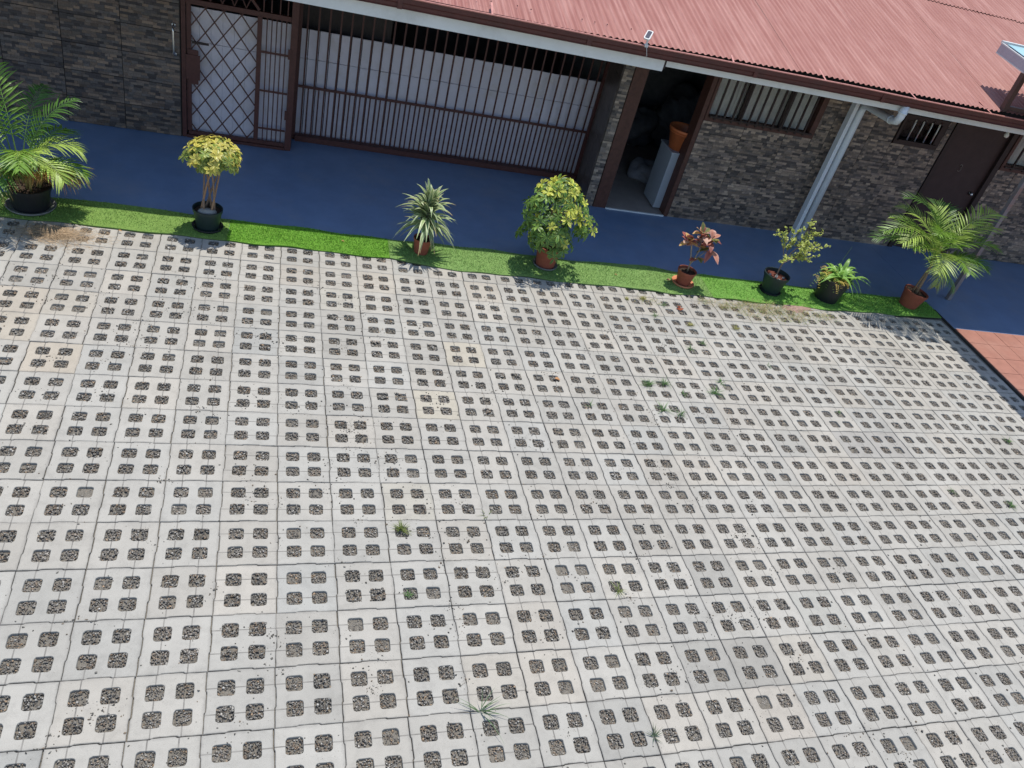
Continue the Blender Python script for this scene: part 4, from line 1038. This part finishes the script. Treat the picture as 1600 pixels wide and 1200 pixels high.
# 1. left palm
t = thing('potted_palm', 'left-edge bushy palm with orange-brown lower fronds in black pot', 'potted plant', (-2.50, .62, .014), group='feathery palms in pots')
pot(t, .17, .205, .25, 'potblack', 'greysaucer', .235, fill=.03)
mb = MB(); rd = random.Random(71)
for k in range(9):
    a = rd.uniform(0, 6.28); r_ = rd.uniform(.02, .1); mb.tube([(r_ * math.cos(a), r_ * math.sin(a), .2), (r_ * 1.4 * math.cos(a), r_ * 1.4 * math.sin(a), .38), (r_ * 1.8 * math.cos(a), r_ * 1.8 * math.sin(a), .55)], [.014, .012, .009], 6, (.30, .25, .09))
mb.obj('stem', 'wood', t, smooth=True)
F = [(.15, 1.15, .66, 2.2, G3), (-.55, .85, .58, 2.2, G3), (.6, 1.3, .9, 1.2, G2), (-1.4, 1.1, .55, 1.8, G1), (-1.0, 1.2, .66, 1.9, G3), (2.6, 1.0, .95, 1.7, G1), (3.3, .85, .95, 1.8, G1), (4.0, .9, .8, 1.8, G3), (1.4, 1.2, .95, 1.3, G2), (2.1, 1.35, 1.15, 1.0, G1),
     (5.0, 1.1, .85, 1.9, G1), (0.0, .55, .6, 1.6, G1), (4.6, .6, .65, 1.6, G2), (3.6, 1.25, 1.1, 1.2, G2), (1.0, .9, .7, 1.6, G1), (2.9, 1.45, 1.25, .7, G2)]
for k, (az, el, L, bd, g) in enumerate(F): frond(t, (.05 * math.cos(az) - .05, .05 * math.sin(az), .42), az, el, L, bd, .022, .28, g, BR if k in (11, 12) else None, 200 + k, 21, .4, .25, .35)
for k, (az, el, L) in enumerate(((-.4, .75, .42), (-.95, .85, .38), (-1.7, .9, .36), (-.15, .5, .48), (-.25, .6, .42), (-2.2, .8, .36), (.2, .5, .45), (-2.6, .5, .45), (3.4, .4, .5), (-1.3, 1.1, .4))):
    frond(t, (.06 * math.cos(az), .06 * math.sin(az), .36), az, el, L, 1.3, .014, .17, ((.34, .22, .06), (.40, .20, .06), (.22, .24, .06))[k % 3], (.42, .22, .10), 230 + k, 20, .3, .15, .7)

# ------------------------------------------------------------------ weeds, litter
def tuft(loc, label, n, L, colr, seed, el=.55, wd=.006):
    rd = random.Random(seed); mb = MB()
    for k in range(int(n * 1.4)):
        v = rd.uniform(.7, 1.3); a = rd.uniform(0, 6.28)
        mb.leaf((rd.gauss(0, .008), rd.gauss(0, .008), -.004), rdir(a, el + rd.uniform(-.15, .6)), (0, 0, 1), L * 1.3 * rd.uniform(.6, 1.15), wd, rd.uniform(.25, .5), 4, tuple(c * v for c in colr), None, .3, .4)
    o = mb.obj('weed_tuft', 'leaf', None, label=label, category='weed', group='weeds growing between the pavers'); o.location = (*loc, 0)
GR = (.10, .20, .055); YG = (.34, .33, .10); OL = (.16, .20, .05)
T = [((1.05, -3.66), 'thick olive and green grass tuft filling a paver cell near the yard centre', 34, .09, OL),
     ((2.67, -4.22), 'small olive tuft with two long blades, lower centre right', 12, .09, OL),
     ((1.06, -4.26), 'mossy green sprigs in a paver cell, lower centre', 16, .035, GR),
     ((1.45, -5.16), 'wide open tuft of long thin grass blades, lowest in the yard', 13, .21, (.11, .2, .08)),
     ((2.58, -5.39), 'thin dark star-shaped weed near the bottom edge, right of the long-bladed tuft', 10, .085, (.08, .12, .06)),
     ((3.77, -1.64), 'leftmost of the bright green tufts mid yard, below the croton', 26, .11, GR), ((3.97, -1.60), 'bright green tuft just right of the leftmost mid-yard tuft', 22, .10, GR),
     ((4.14, -1.75), 'small green tuft between the two mid-yard tuft groups', 14, .07, GR), ((3.80, -2.03), 'spidery green tuft at the lower left of the mid-yard group', 18, .12, GR),
     ((3.98, -2.08), 'green tuft at the lower right of the mid-yard group', 18, .09, GR), ((4.53, -1.70), 'largest dark green tuft right of the mid-yard group', 30, .11, GR), ((4.68, -1.50), 'short green tuft above the largest dark tuft', 14, .08, GR),
     ((4.53, -.91), 'green tuft alone between the mid-yard group and the turf', 14, .09, GR), ((4.74, -.79), 'green tuft up and right of the lone one', 14, .09, GR),
     ((4.31, -.29), 'green sprig left of the brown dead leaf', 12, .08, GR), ((4.50, -.04), 'green sprig above the brown dead leaf', 12, .08, GR), ((4.26, .07), 'yellow moss-like clump near the croton pot', 40, .05, YG),
     ((4.04, .03), 'small yellow-green clump left of the croton shadow', 26, .045, YG), ((4.72, -.42), 'yellowish tuft right of the dead leaf', 20, .07, YG), ((5.33, -.41), 'dry yellow tuft below the shrub pot', 18, .09, YG),
     ((8.05, -2.20), 'green tuft near the right edge, upper of two', 20, .07, GR), ((7.28, -3.20), 'green tuft near the right edge, lower of two', 18, .08, GR), ((6.67, -3.03), 'small green sprig left of the right-edge tufts', 8, .07, GR),
     ((5.97, -1.88), 'faint green sprig right of the largest tuft', 8, .06, GR), ((5.45, -1.12), 'thin green sprig beyond the largest dark tuft', 8, .06, GR), ((1.75, -3.50), 'single pair of pale blades right of the thick olive tuft', 4, .09, OL),
     ((3.02, -2.05), 'one thin dark blade standing left of the mid-yard group', 4, .10, GR)]
for k, (p, lab, n, L, c) in enumerate(T): tuft(p, lab, n, L, c, 300 + k)
# dry grass in the cells near the turf
rd = random.Random(5); mb = MB()
for (cx, cy, s, n) in ((5.14, .16, .07, 90), (5.36, .07, .07, 90), (6.02, .13, .12, 260), (5.80, .20, .12, 240), (5.55, .12, .12, 170), (6.35, .0, .14, 230), (6.55, .15, .12, 150), (6.86, .08, .10, 140), (5.7, -.05, .12, 110), (6.2, .22, .15, 200), (4.3, .05, .08, 60), (6.0, -.05, .15, 120)):
    for k in range(int(n * 1.5)):
        v = rd.uniform(.6, 1.2); dry = rd.random() < .62; c = (.46, .37, .19) if dry else (.19, .27, .07)
        mb.leaf((rd.gauss(cx, s), min(.30, rd.gauss(cy, s * .6)), .002), rdir(rd.uniform(0, 6.28), rd.uniform(.15, .9)), (0, 0, 1), rd.uniform(.03, .08), .0055, rd.uniform(.1, .3), 2, tuple(q * v for q in c), None, .2, .4)
mb.obj('dry_grass', 'straw', None, kind='stuff', label='patch of dry yellow grass along the turf below the shrub pot', category='dry grass')
rd = random.Random(6); mb = MB()
for k in range(4200):
    a = rd.uniform(0, 6.28); r_ = abs(rd.gauss(0, .19)); v = rd.uniform(.5, 1.2); x = -2.2 + r_ * 1.3 * math.cos(a); y = .12 + r_ * .62 * math.sin(a)
    if y > .36: continue
    az = rd.gauss(.5, .8)
    mb.leaf((x, y, max(0.002, .03 - r_ * .08) + rd.uniform(0, .006)), rdir(az, rd.gauss(0, .12)), (0, 0, 1), rd.uniform(.03, .11), .0035, .1, 2, tuple(q * v for q in (.52, .38, .24)), None, .1, .4)
mb.obj('straw_pile', 'straw', None, kind='stuff', label='low pile of pale straw on the pavers below the left palm', category='straw')
mb = MB(); rd = random.Random(9); n = 26; mb.v.append((0, 0, .016)); 
for rr, z in ((.55, .014), (1, .002)):
    for j in range(n):
        a = 2 * math.pi * j / n; k = 1 + .16 * math.sin(3 * a + 1) + .30 * rd.uniform(-1, .6); mb.v.append((.24 * rr * k * math.cos(a), .10 * rr * k * math.sin(a), z + rd.uniform(0, .003)))
mb.f = [(0, 1 + j, 1 + (j + 1) % n) for j in range(n)] + [(1 + j, 1 + n + j, 1 + n + (j + 1) % n, 1 + (j + 1) % n) for j in range(n)]; mb.c = [(1, 1, 1)] * len(mb.v)
o = mb.obj('mortar_patch', 'mortar', None, label='flat pinkish mortar patch on the pavers beside the turf below the shrub', category='mortar patch'); o.location = (6.50, .235, 0)
mb = MB(); mb.leaf((-.045, 0, .012), (1, .3, .1), (0, 0, 1), .115, .07, .15, 7, (.22, .05, .025), (.30, .09, .04), -.5, .8, None, .6); mb.leaf((-.01, .01, .012), (.3, 1, .2), (0, 0, 1), .07, .05, .3, 5, (.16, .04, .02), (.26, .07, .03), .5)
o = mb.obj('fallen_leaf', 'deadleaf', None, label='curled reddish-brown dead leaf on the pavers below the croton', category='leaf'); o.location = (4.70, -.09, 0)
mb = MB(); mb.leaf((0, 0, .006), (1, -.3, .1), (0, 0, 1), .06, .04, .2, 4, (.5, .26, .12), None, .5); o = mb.obj('fallen_leaf', 'deadleaf', None, label='tiny orange-tan leaf scrap in a paver cell left of the weeds', category='leaf'); o.location = (2.74, -1.64, -.002)
mb = MB(); mb.leaf((0, 0, .02), (1, .2, .3), (0, 0, 1), .09, .05, .4, 5, (.5, .27, .15), (.42, .2, .1), .4); o = mb.obj('fallen_leaf', 'deadleaf', None, label='tan fallen leaf lying on the turf left of the croton saucer', category='leaf'); o.location = (4.72, .52, .018)
for p, lab in (((.66, .62), 'tiny brown leaf on the bright turf'), ((-1.62, .31), 'small tan leaf on the pavers near the straw pile'), ((4.02, .55), 'tiny pale leaf on the turf between schefflera and croton')):
    mb = MB(); mb.leaf((0, 0, .018), (1, -.3, .1), (0, 0, 1), .04, .022, .2, 3, (.45, .25, .10), None, .5); o = mb.obj('fallen_leaf', 'deadleaf', None, label=lab, category='leaf'); o.location = (*p, .008)
